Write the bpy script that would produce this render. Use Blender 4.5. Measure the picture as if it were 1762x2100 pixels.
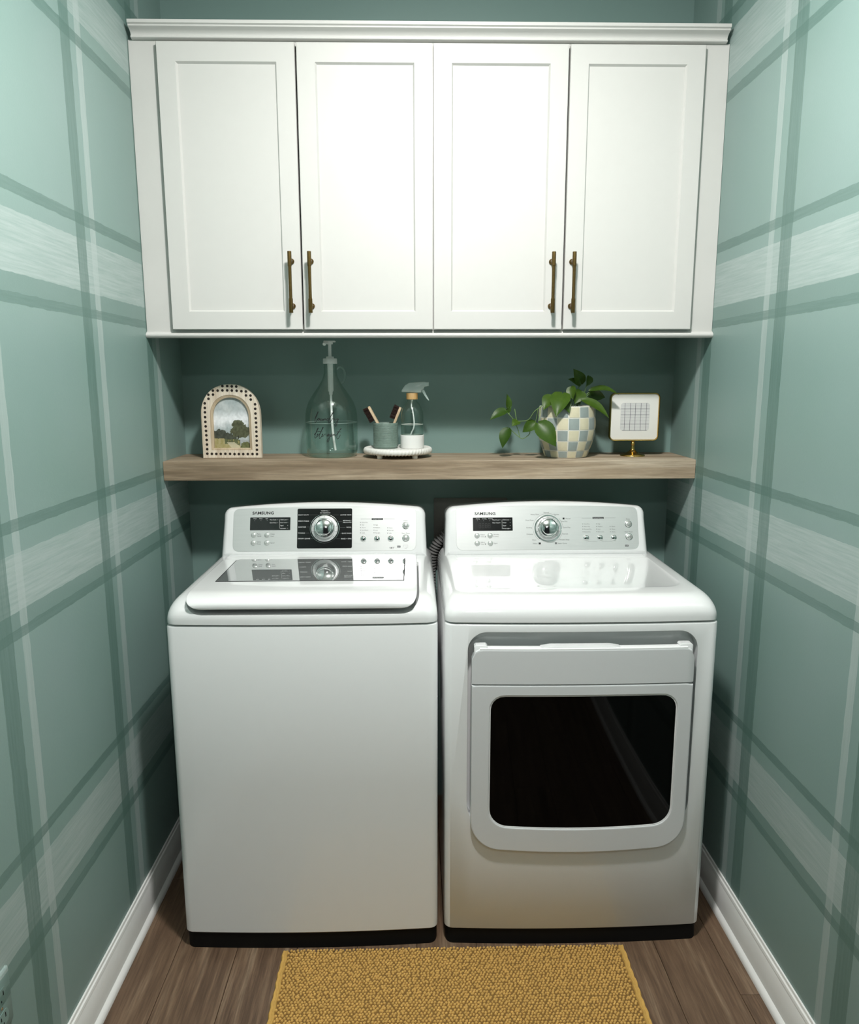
import bpy, bmesh, math, random
from math import sin, cos, pi, radians, atan2, sqrt
from mathutils import Vector, Matrix, noise

for o in list(bpy.data.objects):
    bpy.data.objects.remove(o)
scene = bpy.context.scene
COL = scene.collection
random.seed(7)

# ------------------------------------------------------------------ camera
cam_d = bpy.data.cameras.new('camera')
cam = bpy.data.objects.new('camera', cam_d)
COL.objects.link(cam)
cam_d.sensor_fit = 'HORIZONTAL'
cam_d.sensor_width = 36.0
cam_d.lens = 1524.46 / 1762 * 36.0
cam_d.clip_start = 0.02
cam.matrix_world = (Matrix.Translation((0, 0, 1.5211)) @ Matrix.Rotation(radians(-1.1713), 4, 'Z')
                    @ Matrix.Rotation(radians(90 - 10.058), 4, 'X') @ Matrix.Rotation(radians(-0.1027), 4, 'Z'))
scene.camera = cam
scene.cycles.transparent_max_bounces = 24

# ------------------------------------------------------------------ light and exposure
scene.view_settings.view_transform = 'Standard'
scene.view_settings.look = 'None'
scene.view_settings.exposure = 0.0
scene.view_settings.gamma = 1.0
scene.view_settings.use_curve_mapping = False
world = bpy.data.worlds.new('hallway_gloom')
scene.world = world
world.use_nodes = True
world.node_tree.nodes['Background'].inputs['Color'].default_value = (0.9, 0.97, 1.0, 1)
world.node_tree.nodes['Background'].inputs['Strength'].default_value = 0.015


def area_light(name, loc, size, power, color, target=None):
    d = bpy.data.lights.new(name, 'AREA')
    d.shape = 'DISK'
    d.size = size
    d.energy = power
    d.color = color
    o = bpy.data.objects.new(name, d)
    COL.objects.link(o)
    o.location = loc
    return o


# flush ceiling lamp of the laundry closet and the lamp of the hallway behind the camera
area_light('ceiling_lamp_light', (0.10, 1.10, 2.690), 0.16, 29, (1.0, 0.985, 0.960))
dome = bpy.data.lights.new('ceiling_lamp_dome', 'POINT')
dome.energy = 35
dome.color = (1.0, 0.985, 0.960)
dome.shadow_soft_size = 0.07
dome_o = bpy.data.objects.new('ceiling_lamp_dome', dome)
COL.objects.link(dome_o)
dome_o.location = (0.10, 1.10, 2.640)
area_light('hallway_lamp_light', (0.10, -0.60, 2.60), 0.30, 11, (1.0, 0.985, 0.955))

# ------------------------------------------------------------------ measured room
XL, XR, YB, YF, ZC = -0.7756, 0.8814, 2.542, -1.1, 2.74


# ------------------------------------------------------------------ material helpers
def new_mat(name):
    m = bpy.data.materials.new(name)
    m.use_nodes = True
    nt = m.node_tree
    b = nt.nodes['Principled BSDF']
    return m, nt, b


def N(nt, kind, **kw):
    n = nt.nodes.new(kind)
    for k, v in kw.items():
        setattr(n, k, v)
    return n


def math_node(nt, op, a, b=None, c=None, clamp=False):
    n = nt.nodes.new('ShaderNodeMath')
    n.operation = op
    n.use_clamp = clamp
    for i, v in enumerate((a, b, c)):
        if v is None:
            continue
        if isinstance(v, (int, float)):
            n.inputs[i].default_value = v
        else:
            nt.links.new(v, n.inputs[i])
    return n.outputs[0]


def mix_col(nt, fac, a, b):
    n = nt.nodes.new('ShaderNodeMix')
    n.data_type = 'RGBA'
    for idx, v in ((0, fac), (6, a), (7, b)):
        if isinstance(v, (int, float)):
            n.inputs[idx].default_value = v
        elif isinstance(v, tuple):
            n.inputs[idx].default_value = (v[0], v[1], v[2], 1)
        else:
            nt.links.new(v, n.inputs[idx])
    return n.outputs[2]


def noise_tex(nt, vec, scale, detail=3.0, rough=0.55, vscale=None):
    if vscale is not None:
        mp = nt.nodes.new('ShaderNodeMapping')
        mp.inputs['Scale'].default_value = vscale
        nt.links.new(vec, mp.inputs['Vector'])
        vec = mp.outputs[0]
    n = nt.nodes.new('ShaderNodeTexNoise')
    n.inputs['Scale'].default_value = scale
    n.inputs['Detail'].default_value = detail
    n.inputs['Roughness'].default_value = rough
    nt.links.new(vec, n.inputs['Vector'])
    return n.outputs['Fac']


def ramp(nt, fac, stops):
    r = nt.nodes.new('ShaderNodeValToRGB')
    nt.links.new(fac, r.inputs[0])
    els = r.color_ramp.elements
    while len(els) < len(stops):
        els.new(0.5)
    for e, (p, c) in zip(els, stops):
        e.position = p
        e.color = (c[0], c[1], c[2], 1)
    return r.outputs[0]


def bump(nt, bsdf, height, strength, dist=0.002):
    n = nt.nodes.new('ShaderNodeBump')
    n.inputs['Strength'].default_value = strength
    n.inputs['Distance'].default_value = dist
    nt.links.new(height, n.inputs['Height'])
    nt.links.new(n.outputs[0], bsdf.inputs['Normal'])


def plain(name, col, rough=0.5, metal=0.0, coat=0.0, spec=0.5, vary=0.06, vscale=30.0, bmp=0.0, coat_rough=0.05):
    """principled material with a little procedural variation"""
    m, nt, b = new_mat(name)
    pos = N(nt, 'ShaderNodeNewGeometry').outputs['Position']
    f = noise_tex(nt, pos, vscale)
    lo = tuple(c * (1 - vary) for c in col)
    hi = tuple(min(1, c * (1 + vary)) for c in col)
    nt.links.new(mix_col(nt, f, lo, hi), b.inputs['Base Color'])
    b.inputs['Roughness'].default_value = rough
    b.inputs['Metallic'].default_value = metal
    b.inputs['Coat Weight'].default_value = coat
    b.inputs['Coat Roughness'].default_value = coat_rough
    b.inputs['Specular IOR Level'].default_value = spec
    if bmp:
        bump(nt, b, noise_tex(nt, pos, vscale * 12, 2), bmp, 0.001)
    return m


WALL_BASE = (0.205, 0.308, 0.285)
WALL_DARK = (0.088, 0.168, 0.144)
WALL_LIGHT = (0.410, 0.482, 0.468)


def wall_plain(name):
    m, nt, b = new_mat(name)
    pos = N(nt, 'ShaderNodeNewGeometry').outputs['Position']
    f = noise_tex(nt, pos, 3.0, 3)
    c = mix_col(nt, f, tuple(v * 0.93 for v in WALL_BASE), tuple(v * 1.05 for v in WALL_BASE))
    nt.links.new(c, b.inputs['Base Color'])
    b.inputs['Roughness'].default_value = 0.42
    b.inputs['Specular IOR Level'].default_value = 0.4
    bump(nt, b, noise_tex(nt, pos, 260, 2), 0.12, 0.001)
    return m


def plaid(name, vdark, vlight):
    """hand painted plaid: bands of thinned paint laid over each other, in wall coordinates (y along, z up)"""
    m, nt, b = new_mat(name)
    pos = N(nt, 'ShaderNodeNewGeometry').outputs['Position']
    sep = N(nt, 'ShaderNodeSeparateXYZ')
    nt.links.new(pos, sep.inputs[0])
    wob = math_node(nt, 'MULTIPLY_ADD', noise_tex(nt, pos, 26, 3), 0.006, -0.003)
    Y = math_node(nt, 'ADD', sep.outputs[1], wob)
    Z = math_node(nt, 'ADD', sep.outputs[2], wob)

    def bands(coord, lst):
        acc = None
        for c, w in lst:
            k = math_node(nt, 'COMPARE', coord, c, w / 2)
            acc = k if acc is None else math_node(nt, 'MAXIMUM', acc, k)
        return acc
    hdark = [(2.517, .025), (2.297, .027), (1.893, .025), (1.680, .022), (1.245, .024), (1.034, .021), (.600, .023), (.389, .022)]
    hlight = [(2.408, .128), (1.788, .120), (1.134, .113), (.490, .122)]
    hmid = [(2.490, .040), (1.710, .040), (1.060, .036), (.414, .030)]
    sh = noise_tex(nt, pos, 1.0, 5, 0.7, (1, 7, 170))
    sv = noise_tex(nt, pos, 1.0, 5, 0.7, (1, 170, 7))
    cl = noise_tex(nt, pos, 2.6, 4, 0.6)
    col = mix_col(nt, cl, (0.190, 0.300, 0.264), (0.240, 0.330, 0.318))
    fm = math_node(nt, 'MULTIPLY', bands(Z, hmid), 0.30)
    col = mix_col(nt, fm, col, WALL_DARK)
    s1 = math_node(nt, 'MULTIPLY_ADD', sh, 2.4, -0.62, clamp=True)
    fl = math_node(nt, 'MULTIPLY', bands(Z, hlight), math_node(nt, 'MULTIPLY_ADD', s1, 0.60, 0.22))
    col = mix_col(nt, fl, col, WALL_LIGHT)
    s2 = math_node(nt, 'MULTIPLY_ADD', sv, 2.4, -0.7, clamp=True)
    fv = math_node(nt, 'MULTIPLY', bands(Y, vlight), math_node(nt, 'MULTIPLY_ADD', s2, 0.30, 0.42))
    col = mix_col(nt, fv, col, WALL_LIGHT)
    fh = math_node(nt, 'MULTIPLY', bands(Z, hdark), math_node(nt, 'MULTIPLY_ADD', s1, -0.25, 0.80))
    col = mix_col(nt, fh, col, WALL_DARK)
    fd = math_node(nt, 'MULTIPLY', bands(Y, vdark), math_node(nt, 'MULTIPLY_ADD', s2, -0.30, 0.84))
    col = mix_col(nt, fd, col, WALL_DARK)
    nt.links.new(col, b.inputs['Base Color'])
    b.inputs['Roughness'].default_value = 0.40
    b.inputs['Specular IOR Level'].default_value = 0.4
    bump(nt, b, noise_tex(nt, pos, 260, 2), 0.12, 0.001)
    return m


def wood(name, dark, mid, light, along='y', rough=0.5, fine=1.0, per_object=True, bmp=0.25, grain=0.45, lo=.30, hi=.74):
    m, nt, b = new_mat(name)
    pos = N(nt, 'ShaderNodeNewGeometry').outputs['Position']
    if per_object:
        oi = N(nt, 'ShaderNodeObjectInfo')
        add = N(nt, 'ShaderNodeVectorMath', operation='ADD')
        sc = N(nt, 'ShaderNodeVectorMath', operation='SCALE')
        comb = N(nt, 'ShaderNodeCombineXYZ')
        for i in range(3):
            nt.links.new(oi.outputs['Random'], comb.inputs[i])
        nt.links.new(comb.outputs[0], sc.inputs[0])
        sc.inputs['Scale'].default_value = 37.0
        nt.links.new(pos, add.inputs[0])
        nt.links.new(sc.outputs[0], add.inputs[1])
        pos = add.outputs[0]
    st = {'y': (38, 2.2, 38), 'x': (1.6, 22, 22), 'z': (22, 22, 1.6)}[along]
    st2 = {'y': (230, 11, 230), 'x': (9, 210, 210), 'z': (170, 170, 7)}[along]
    f = noise_tex(nt, pos, 1.0 * fine, 6, 0.62, st)
    g = noise_tex(nt, pos, 1.0 * fine, 5, 0.65, st2)
    c = ramp(nt, f, [(lo, dark), (0.52, mid), (hi, light)])
    k = math_node(nt, 'MULTIPLY_ADD', g, 2.6, -0.95, clamp=True)
    c2 = mix_col(nt, math_node(nt, 'MULTIPLY', k, grain), c, tuple(v * 0.45 for v in dark))
    if per_object:
        c2 = mix_col(nt, math_node(nt, 'MULTIPLY', oi.outputs['Random'], 0.35), c2, tuple(v * 0.8 for v in mid))
    nt.links.new(c2, b.inputs['Base Color'])
    b.inputs['Roughness'].default_value = rough
    bump(nt, b, math_node(nt, 'SUBTRACT', 1.0, g), bmp, 0.002)
    return m


def thin_glass(name, tint, edge, refl=1.0):
    """thin-walled clear glass: see-through with Fresnel reflection and a darker rim"""
    m = bpy.data.materials.new(name)
    m.use_nodes = True
    nt = m.node_tree
    nt.nodes.clear()
    out = N(nt, 'ShaderNodeOutputMaterial')
    tr = N(nt, 'ShaderNodeBsdfTransparent')
    gl = N(nt, 'ShaderNodeBsdfGlossy')
    gl.inputs['Roughness'].default_value = 0.03
    gl.inputs['Color'].default_value = (0.95, 1, 0.97, 1)
    lw = N(nt, 'ShaderNodeLayerWeight')
    lw.inputs['Blend'].default_value = 0.25
    c = mix_col(nt, lw.outputs['Facing'], tint, edge)
    nt.links.new(c, tr.inputs['Color'])
    lf = N(nt, 'ShaderNodeLayerWeight')
    lf.inputs['Blend'].default_value = 0.5
    fz = math_node(nt, 'MULTIPLY_ADD', math_node(nt, 'POWER', lf.outputs['Facing'], 4.0), 0.85, 0.055)
    mx = N(nt, 'ShaderNodeMixShader')
    nt.links.new(math_node(nt, 'MULTIPLY', fz, refl), mx.inputs[0])
    nt.links.new(tr.outputs[0], mx.inputs[1])
    nt.links.new(gl.outputs[0], mx.inputs[2])
    nt.links.new(mx.outputs[0], out.inputs['Surface'])
    return m


def brushed(name, col, rough=0.3, metal=0.85):
    m, nt, b = new_mat(name)
    pos = N(nt, 'ShaderNodeNewGeometry').outputs['Position']
    f = noise_tex(nt, pos, 1.0, 4, 0.6, (10, 700, 700))
    nt.links.new(mix_col(nt, f, tuple(c * .93 for c in col), tuple(min(1, c * 1.05) for c in col)), b.inputs['Base Color'])
    b.inputs['Metallic'].default_value = metal
    r = math_node(nt, 'MULTIPLY_ADD', f, 0.12, rough - 0.06)
    nt.links.new(r, b.inputs['Roughness'])
    return m


def attr_color(name, rough=0.6):
    m, nt, b = new_mat(name)
    a = N(nt, 'ShaderNodeAttribute', attribute_name='paint')
    nt.links.new(a.outputs['Color'], b.inputs['Base Color'])
    b.inputs['Roughness'].default_value = rough
    return m


M = {}
M['wall_back'] = wall_plain('teal_wall_paint')
M['wall_left'] = plaid('plaid_wall_paint_a', [(-.10, .05), (.40, .05), (.885, .05), (1.359, .053), (1.838, .049), (2.252, .046)],
                       [(-.03, .03), (.47, .03), (.955, .03), (1.431, .027), (1.907, .031), (2.322, .031)])
M['wall_right'] = plaid('plaid_wall_paint_b', [(-.14, .05), (.36, .05), (.85, .05), (1.331, .053), (1.825, .055), (2.264, .056)],
                        [(-.07, .03), (.43, .03), (.92, .03), (1.400, .025), (1.901, .029), (2.330, .034)])
M['ceiling'] = plain('ceiling_paint', (0.62, 0.63, 0.60), 0.9)
M['cab'] = plain('cabinet_white', (0.62, 0.612, 0.590), 0.38, vary=0.015, bmp=0.03)
M['trim'] = plain('trim_white', (0.84, 0.84, 0.82), 0.35, vary=0.03, vscale=12)
M['floor_base'] = plain('subfloor', (0.03, 0.02, 0.015), 0.9)
M['plank'] = wood('vinyl_plank', (0.085, 0.048, 0.028), (0.190, 0.118, 0.072), (0.330, 0.235, 0.155), 'y', 0.5, 1.0, True, 0.35, 0.80, .34, .70)
M['shelf'] = wood('weathered_oak', (0.250, 0.180, 0.115), (0.420, 0.325, 0.225), (0.62, 0.52, 0.40), 'x', 0.62, 0.8, False, 0.3, 0.6, .38, .66)
M['enamel'] = plain('white_enamel', (0.77, 0.785, 0.785), 0.30, coat=0.55, vary=0.01, coat_rough=0.10)
M['gloss'] = plain('glossy_white_plastic', (0.80, 0.81, 0.81), 0.22, coat=0.9, vary=0.01, coat_rough=0.03)
M['door_grey'] = plain('door_enamel', (0.66, 0.675, 0.685), 0.34, coat=0.4, vary=0.01, coat_rough=0.15)
M['blackglass'] = plain('black_door_glass', (0.0012, 0.0012, 0.0012), 0.04, spec=0.16, vary=0.0)
M['lidglass'] = plain('smoked_lid_glass', (0.20, 0.21, 0.21), 0.02, coat=1.0, spec=1.0, vary=0.02, coat_rough=0.01)
M['lidglass'].node_tree.nodes['Principled BSDF'].inputs['IOR'].default_value = 2.0
M['kick'] = plain('black_base', (0.004, 0.004, 0.004), 0.7, spec=0.2)
M['black'] = plain('black_gloss', (0.006, 0.007, 0.007), 0.18, coat=0.3)
M['silver'] = brushed('brushed_silver', (0.72, 0.735, 0.725), 0.36, 0.62)
M['chrome'] = plain('chrome', (0.78, 0.80, 0.79), 0.09, 1.0, vary=0.01)
M['satin'] = plain('satin_button', (0.66, 0.68, 0.66), 0.28, 0.55, vary=0.02)
M['ring'] = plain('dial_ring', (0.70, 0.71, 0.71), 0.35, 0.35, vary=0.02)
M['print_dark'] = plain('dark_print', (0.015, 0.015, 0.016), 0.6)
M['print_grey'] = plain('grey_print', (0.16, 0.165, 0.165), 0.6)
M['print_white'] = plain('white_print', (0.75, 0.76, 0.76), 0.6)
M['brass'] = plain('antique_brass', (0.150, 0.096, 0.034), 0.36, 0.95, vary=0.35, vscale=160)
M['gold'] = plain('polished_gold', (0.56, 0.38, 0.11), 0.22, 1.0, vary=0.05)
M['mat_board'] = plain('white_mat', (0.80, 0.79, 0.75), 0.7, vary=0.02)
M['paper'] = plain('grid_paper', (0.66, 0.66, 0.65), 0.7, vary=0.05)
M['ink'] = plain('ink_line', (0.10, 0.10, 0.12), 0.7)
M['ink_pale'] = plain('ink_line_pale', (0.42, 0.42, 0.43), 0.7)
M['white_clay'] = plain('white_clay', (0.76, 0.75, 0.71), 0.55, vary=0.04)
M['sleeve'] = plain('white_silicone', (0.80, 0.80, 0.78), 0.5, vary=0.01)
M['milky'] = plain('milky_plastic', (0.80, 0.84, 0.82), 0.4, vary=0.03)
M['headplastic'] = plain('frosted_sprayer', (0.48, 0.56, 0.53), 0.25, coat=0.5, vary=0.08)
M['bamboo'] = wood('bamboo', (0.40, 0.22, 0.07), (0.56, 0.34, 0.13), (0.66, 0.44, 0.20), 'z', 0.5, 2.0, False, 0.1)
M['beech'] = wood('pale_beech', (0.52, 0.36, 0.21), (0.66, 0.50, 0.33), (0.76, 0.62, 0.45), 'z', 0.55, 2.0, False, 0.1)
M['bristle'] = plain('dark_bristle', (0.030, 0.012, 0.008), 0.6, vary=0.5, vscale=300)
M['cup'] = plain('sage_stoneware', (0.170, 0.240, 0.205), 0.5, vary=0.28, vscale=120, bmp=0.2)
M['glass'] = thin_glass('clear_glass', (0.97, 0.99, 0.98), (0.50, 0.60, 0.55))
M['liquid'] = thin_glass('clear_liquid', (0.97, 0.985, 0.98), (0.93, 0.96, 0.95), 0.4)
M['meniscus_glint'] = plain('liquid_rim_glint', (0.42, 0.52, 0.49), 0.2)  # lighter colour for the highlight at the liquid's edge
M['pot'] = plain('pot_glaze', (0.76, 0.74, 0.67), 0.35, vary=0.03, coat=0.2)
M['tile_cream'] = plain('cream_glaze', (0.66, 0.61, 0.44), 0.42, vary=0.10, vscale=60, bmp=0.1)
M['tile_blue'] = plain('blue_grey_glaze', (0.300, 0.348, 0.335), 0.45, vary=0.12, vscale=60, bmp=0.1)
M['soil'] = plain('potting_soil', (0.02, 0.014, 0.01), 0.9, vary=0.5, vscale=200)
M['stem'] = plain('green_stem', (0.16, 0.26, 0.09), 0.45, vary=0.2)
M['hose'] = plain('grey_hose', (0.20, 0.20, 0.195), 0.4)
M['panel'] = plain('access_panel_paint', (0.20, 0.20, 0.185), 0.6)
M['rug_base'] = plain('rug_backing', (0.20, 0.11, 0.026), 0.95, vary=0.2, vscale=200)
M['rug_pile'] = plain('mustard_chenille', (0.60, 0.365, 0.112), 0.95, vary=0.22, vscale=60, spec=0.1)
M['rug_hem'] = plain('mustard_hem', (0.60, 0.365, 0.105), 0.95, vary=0.15, vscale=150, bmp=0.5, spec=0.1)
M['framewood'] = wood('whitewashed_wood', (0.62, 0.50, 0.38), (0.80, 0.70, 0.57), (0.90, 0.84, 0.74), 'z', 0.6, 1.5, False, 0.4)
M['framewood2'] = wood('natural_lip', (0.46, 0.35, 0.22), (0.58, 0.46, 0.32), (0.66, 0.55, 0.40), 'z', 0.6, 1.5, False, 0.2)
M['hole_shade'] = plain('peg_hole_shade', (0.018, 0.010, 0.006), 0.5)  # darkness of the frame's peg holes, put in as colour
M['painting'] = attr_color('landscape_paint')


def leaf_mat():
    m, nt, b = new_mat('pothos_leaf')
    pos = N(nt, 'ShaderNodeNewGeometry').outputs['Position']
    oi = N(nt, 'ShaderNodeObjectInfo')
    f = noise_tex(nt, pos, 55, 3)
    c = mix_col(nt, f, (0.022, 0.062, 0.006), (0.072, 0.128, 0.012))
    c = mix_col(nt, math_node(nt, 'MULTIPLY', oi.outputs['Random'], 0.5), c, (0.014, 0.050, 0.008))
    nt.links.new(c, b.inputs['Base Color'])
    b.inputs['Roughness'].default_value = 0.40
    b.inputs['Specular IOR Level'].default_value = 0.28
    return m


M['leaf'] = leaf_mat()


# ------------------------------------------------------------------ mesh helpers
def tag(o, label=None, cat=None, group=None, kind=None):
    if label:
        o['label'] = label
    if cat:
        o['category'] = cat
    if group:
        o['group'] = group
    if kind:
        o['kind'] = kind
    return o


def empty(name, loc, label, cat, group=None):
    o = bpy.data.objects.new(name, None)
    o.empty_display_size = 0.05
    COL.objects.link(o)
    o.location = loc
    return tag(o, label, cat, group)


def origin_of(o):
    v = Vector((0, 0, 0))
    while o is not None:
        v += o.location
        o = o.parent
    return v


def part(name, geo, mat, parent=None, smooth=None, loc=None):
    """geo = (verts, faces) in room coordinates; the object's origin sits at its parent's (or at loc)"""
    vs, fs = geo
    me = bpy.data.meshes.new(name)
    me.from_pydata([tuple(v) for v in vs], [], fs)
    bm = bmesh.new()
    bm.from_mesh(me)
    bmesh.ops.remove_doubles(bm, verts=bm.verts, dist=1e-6)
    bmesh.ops.recalc_face_normals(bm, faces=bm.faces)
    bm.to_mesh(me)
    bm.free()
    o = bpy.data.objects.new(name, me)
    COL.objects.link(o)
    base = origin_of(parent) if parent else Vector((0, 0, 0))
    if loc is not None:
        o.location = Vector(loc) - base
        base = Vector(loc)
    me.transform(Matrix.Translation(-base))
    if parent:
        o.parent = parent
    me.materials.append(M[mat] if isinstance(mat, str) else mat)
    if smooth is not None:
        me.shade_smooth()
        me.set_sharp_from_angle(angle=radians(smooth))
    return o


def join(*geos):
    V, F = [], []
    for v, f in geos:
        k = len(V)
        V += list(v)
        F += [tuple(i + k for i in q) for q in f]
    return V, F


def xform(geo, mat):
    return [mat @ Vector(v) for v in geo[0]], geo[1]


def loft(rings, cap0=True, cap1=True, closed=True):
    n = len(rings[0])
    V = [v for r in rings for v in r]
    F = []
    for i in range(len(rings) - 1):
        for j in range(n if closed else n - 1):
            a, b = i * n + j, i * n + (j + 1) % n
            F.append((a, b, b + n, a + n))
    if cap0:
        F.append(tuple(range(n)))
    if cap1:
        F.append(tuple((len(rings) - 1) * n + j for j in range(n)))
    return V, F


def lathe(prof, n=32, c=(0, 0, 0), cap0=True, cap1=True):
    rings = [[(c[0] + r * cos(2 * pi * k / n), c[1] + r * sin(2 * pi * k / n), c[2] + z) for k in range(n)] for r, z in prof]
    return loft(rings, cap0, cap1)


def smooth_path(pts, sub=6):
    P = [Vector(p) for p in pts]
    out = []
    for i in range(len(P) - 1):
        p0, p1, p2, p3 = P[max(i - 1, 0)], P[i], P[i + 1], P[min(i + 2, len(P) - 1)]
        for s in range(sub):
            t = s / sub
            out.append(0.5 * ((2 * p1) + (p2 - p0) * t + (2 * p0 - 5 * p1 + 4 * p2 - p3) * t * t + (-p0 + 3 * p1 - 3 * p2 + p3) * t ** 3))
    out.append(P[-1])
    return out


def tube(pts, rad, n=8, caps=True):
    P = [Vector(p) for p in pts]
    rings = []
    prev = None
    for i, p in enumerate(P):
        t = (P[min(i + 1, len(P) - 1)] - P[max(i - 1, 0)])
        if t.length < 1e-9:
            t = Vector((0, 0, 1))
        t.normalize()
        if prev is None:
            a = Vector((0, 0, 1)) if abs(t.z) < 0.9 else Vector((0, 1, 0))
            u = t.cross(a).normalized()
        else:
            u = (prev - t * prev.dot(t))
            u = u.normalized() if u.length > 1e-6 else t.orthogonal().normalized()
        prev = u
        w = t.cross(u)
        r = rad[i] if isinstance(rad, (list, tuple)) else rad
        rings.append([p + (u * cos(2 * pi * k / n) + w * sin(2 * pi * k / n)) * r for k in range(n)])
    return loft(rings, caps, caps)


def box(x0, x1, y0, y1, z0, z1, bev=0.0, seg=2):
    bm = bmesh.new()
    bmesh.ops.create_cube(bm, size=1)
    for v in bm.verts:
        v.co = Vector(((x0 + x1) / 2 + v.co.x * (x1 - x0), (y0 + y1) / 2 + v.co.y * (y1 - y0), (z0 + z1) / 2 + v.co.z * (z1 - z0)))
    if bev:
        bmesh.ops.bevel(bm, geom=list(bm.edges), offset=bev, segments=seg, profile=0.5, affect='EDGES', clamp_overlap=True)
    bm.verts.index_update()
    g = [v.co.copy() for v in bm.verts], [tuple(v.index for v in f.verts) for f in bm.faces]
    bm.free()
    return g


def rrect(x0, x1, y0, y1, r, n=6):
    """rounded rectangle, r may be 4 radii (bl, br, tr, tl)"""
    rs = r if isinstance(r, (list, tuple)) else (r,) * 4
    out = []
    for cx, cy, a0, q in ((x0 + rs[0], y0 + rs[0], pi, rs[0]), (x1 - rs[1], y0 + rs[1], 1.5 * pi, rs[1]),
                          (x1 - rs[2], y1 - rs[2], 0, rs[2]), (x0 + rs[3], y1 - rs[3], 0.5 * pi, rs[3])):
        for k in range(n + 1):
            a = a0 + 0.5 * pi * k / n
            out.append((cx + q * cos(a), cy + q * sin(a)))
    return out


def inset2d(pts, d):
    n = len(pts)
    out = []
    area = sum(pts[i][0] * pts[(i + 1) % n][1] - pts[(i + 1) % n][0] * pts[i][1] for i in range(n))
    sgn = 1 if area > 0 else -1
    for i in range(n):
        p, a, b = Vector(pts[i]), Vector(pts[i - 1]), Vector(pts[(i + 1) % n])
        e1, e2 = (p - a), (b - p)
        if e1.length < 1e-9:
            e1 = e2
        if e2.length < 1e-9:
            e2 = e1
        e1, e2 = e1.normalized(), e2.normalized()
        n1, n2 = Vector((-e1.y, e1.x)) * sgn, Vector((-e2.y, e2.x)) * sgn
        k = n1 + n2
        if k.length < 1e-6:
            k = n1
        k = k / max(k.dot(n1), 0.3)
        out.append(tuple(p + k * d))
    return out


def apply_bool(o, geo, op):
    c = part('cutter', geo, 'black')
    m = o.modifiers.new('b', 'BOOLEAN')
    m.object = c
    m.operation = op
    m.solver = 'EXACT'
    o_par = o.parent
    if o_par is not None:
        c.location = (0, 0, 0)
    bpy.context.view_layer.update()
    dg = bpy.context.evaluated_depsgraph_get()
    me = bpy.data.meshes.new_from_object(o.evaluated_get(dg))
    o.modifiers.clear()
    o.data = me
    bpy.data.objects.remove(c)


def add_bevel(o, w, seg=3, ang=35):
    m = o.modifiers.new('edge_rounding', 'BEVEL')
    m.width = w
    m.segments = seg
    m.limit_method = 'ANGLE'
    m.angle_limit = radians(ang)
    m.harden_normals = False
    me = o.data
    me.shade_smooth()
    me.set_sharp_from_angle(angle=radians(50))


# ================================================================== THE ROOM
def struct(name, geo, mat, smooth=None, parent=None):
    o = part(name, geo, mat, parent, smooth)
    if parent is None:
        tag(o, kind='structure')
    return o


struct('wall_back', box(XL - .12, XR + .12, YB, YB + .1, -.1, ZC), 'wall_back')
struct('wall_left', box(XL - .12, XL, YF, YB, -.1, ZC), 'wall_left')
struct('wall_right', box(XR, XR + .12, YF, YB, -.1, ZC), 'wall_right')
struct('ceiling', box(XL - .12, XR + .12, YF, YB + .1, ZC, ZC + .08), 'ceiling')
floor = struct('floor', box(XL, XR, YF, YB, -.1, -.009), 'floor_base')
# planks, laid along the depth of the closet, joints staggered
PW = 0.1625
k = 0
x = -0.65 - PW
starts = {10: 0.39, 0: 0.75, 1: 0.20, 2: 0.95, 3: 0.05, 4: 0.6, 5: 1.05, 6: 0.3, 7: 0.85, 8: 0.12, 9: 0.68}
pc = 0
while x < XR:
    xa, xb = max(x, XL), min(x + PW, XR)
    y = YF - 1.22 + starts.get(pc % 11, 0.3)
    if xb - xa > 0.01:
        if pc == 10 or xb >= XR - 1e-6:
            y = 1.61 - 1.22 * 3
        while y < YB:
            ya, yb = max(y, YF), min(y + 1.22, YB)
            if yb - ya > 0.02:
                g = box(xa + .0006, xb - .0006, ya + .0006, yb - .0006, -.0085, 0.0, .0008, 1)
                part('plank', g, 'plank', floor, loc=((xa + xb) / 2, (ya + yb) / 2, -.004))
            y += 1.22
    x += PW
    pc += 1


def baseboard(name, wx, s):
    prof = [(.0, .0), (.021, .0), (.021, .004), (.0195, .010), (.0155, .0155), (.0100, .0190), (.0100, .094), (.0086, .0965), (.0086, .0985),
            (.0095, .1000), (.0080, .1070), (.0048, .1095), (.0040, .1165), (.0, .1170)]
    rings = [[(wx + s * d, yy, z) for d, z in prof] for yy in (YF, YB)]
    struct(name, loft(rings), 'trim', 30)


baseboard('baseboard_left', XL, 1)
baseboard('baseboard_right', XR, -1)

# outlet on the left wall, its plate painted over with the plaid
o = empty('wall_outlet', (XL, 1.2125, .323), 'duplex outlet whose cover plate is painted over like the plaid wall', 'outlet')
pl = [[(XL + d, yy, zz) for yy, zz in rrect(1.1775 + i, 1.2475 - i, .323 + i, .439 - i, .005, 4)] for d, i in ((0, 0), (.003, 0), (.0055, .003))]
part('cover_plate', loft(pl), 'wall_left', o, 40)
for zc in (.3975, .352):
    rc = part('receptacle', loft([[(XL + d, yy, zz) for yy, zz in rrect(1.196, 1.230, zc - .0145, zc + .0145, .010, 5)] for d in (.004, .0066)]), 'wall_left', o, 40)
    for dy, dz, hh in ((.0075, .004, .0045), (-.0065, .004, .0035), (.0, -.0085, .002)):
        part('slot', box(XL + .0060, XL + .0069, 1.2125 + dy - .0012, 1.2125 + dy + .0012, zc + dz - hh, zc + dz + hh), 'kick', rc)
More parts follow.
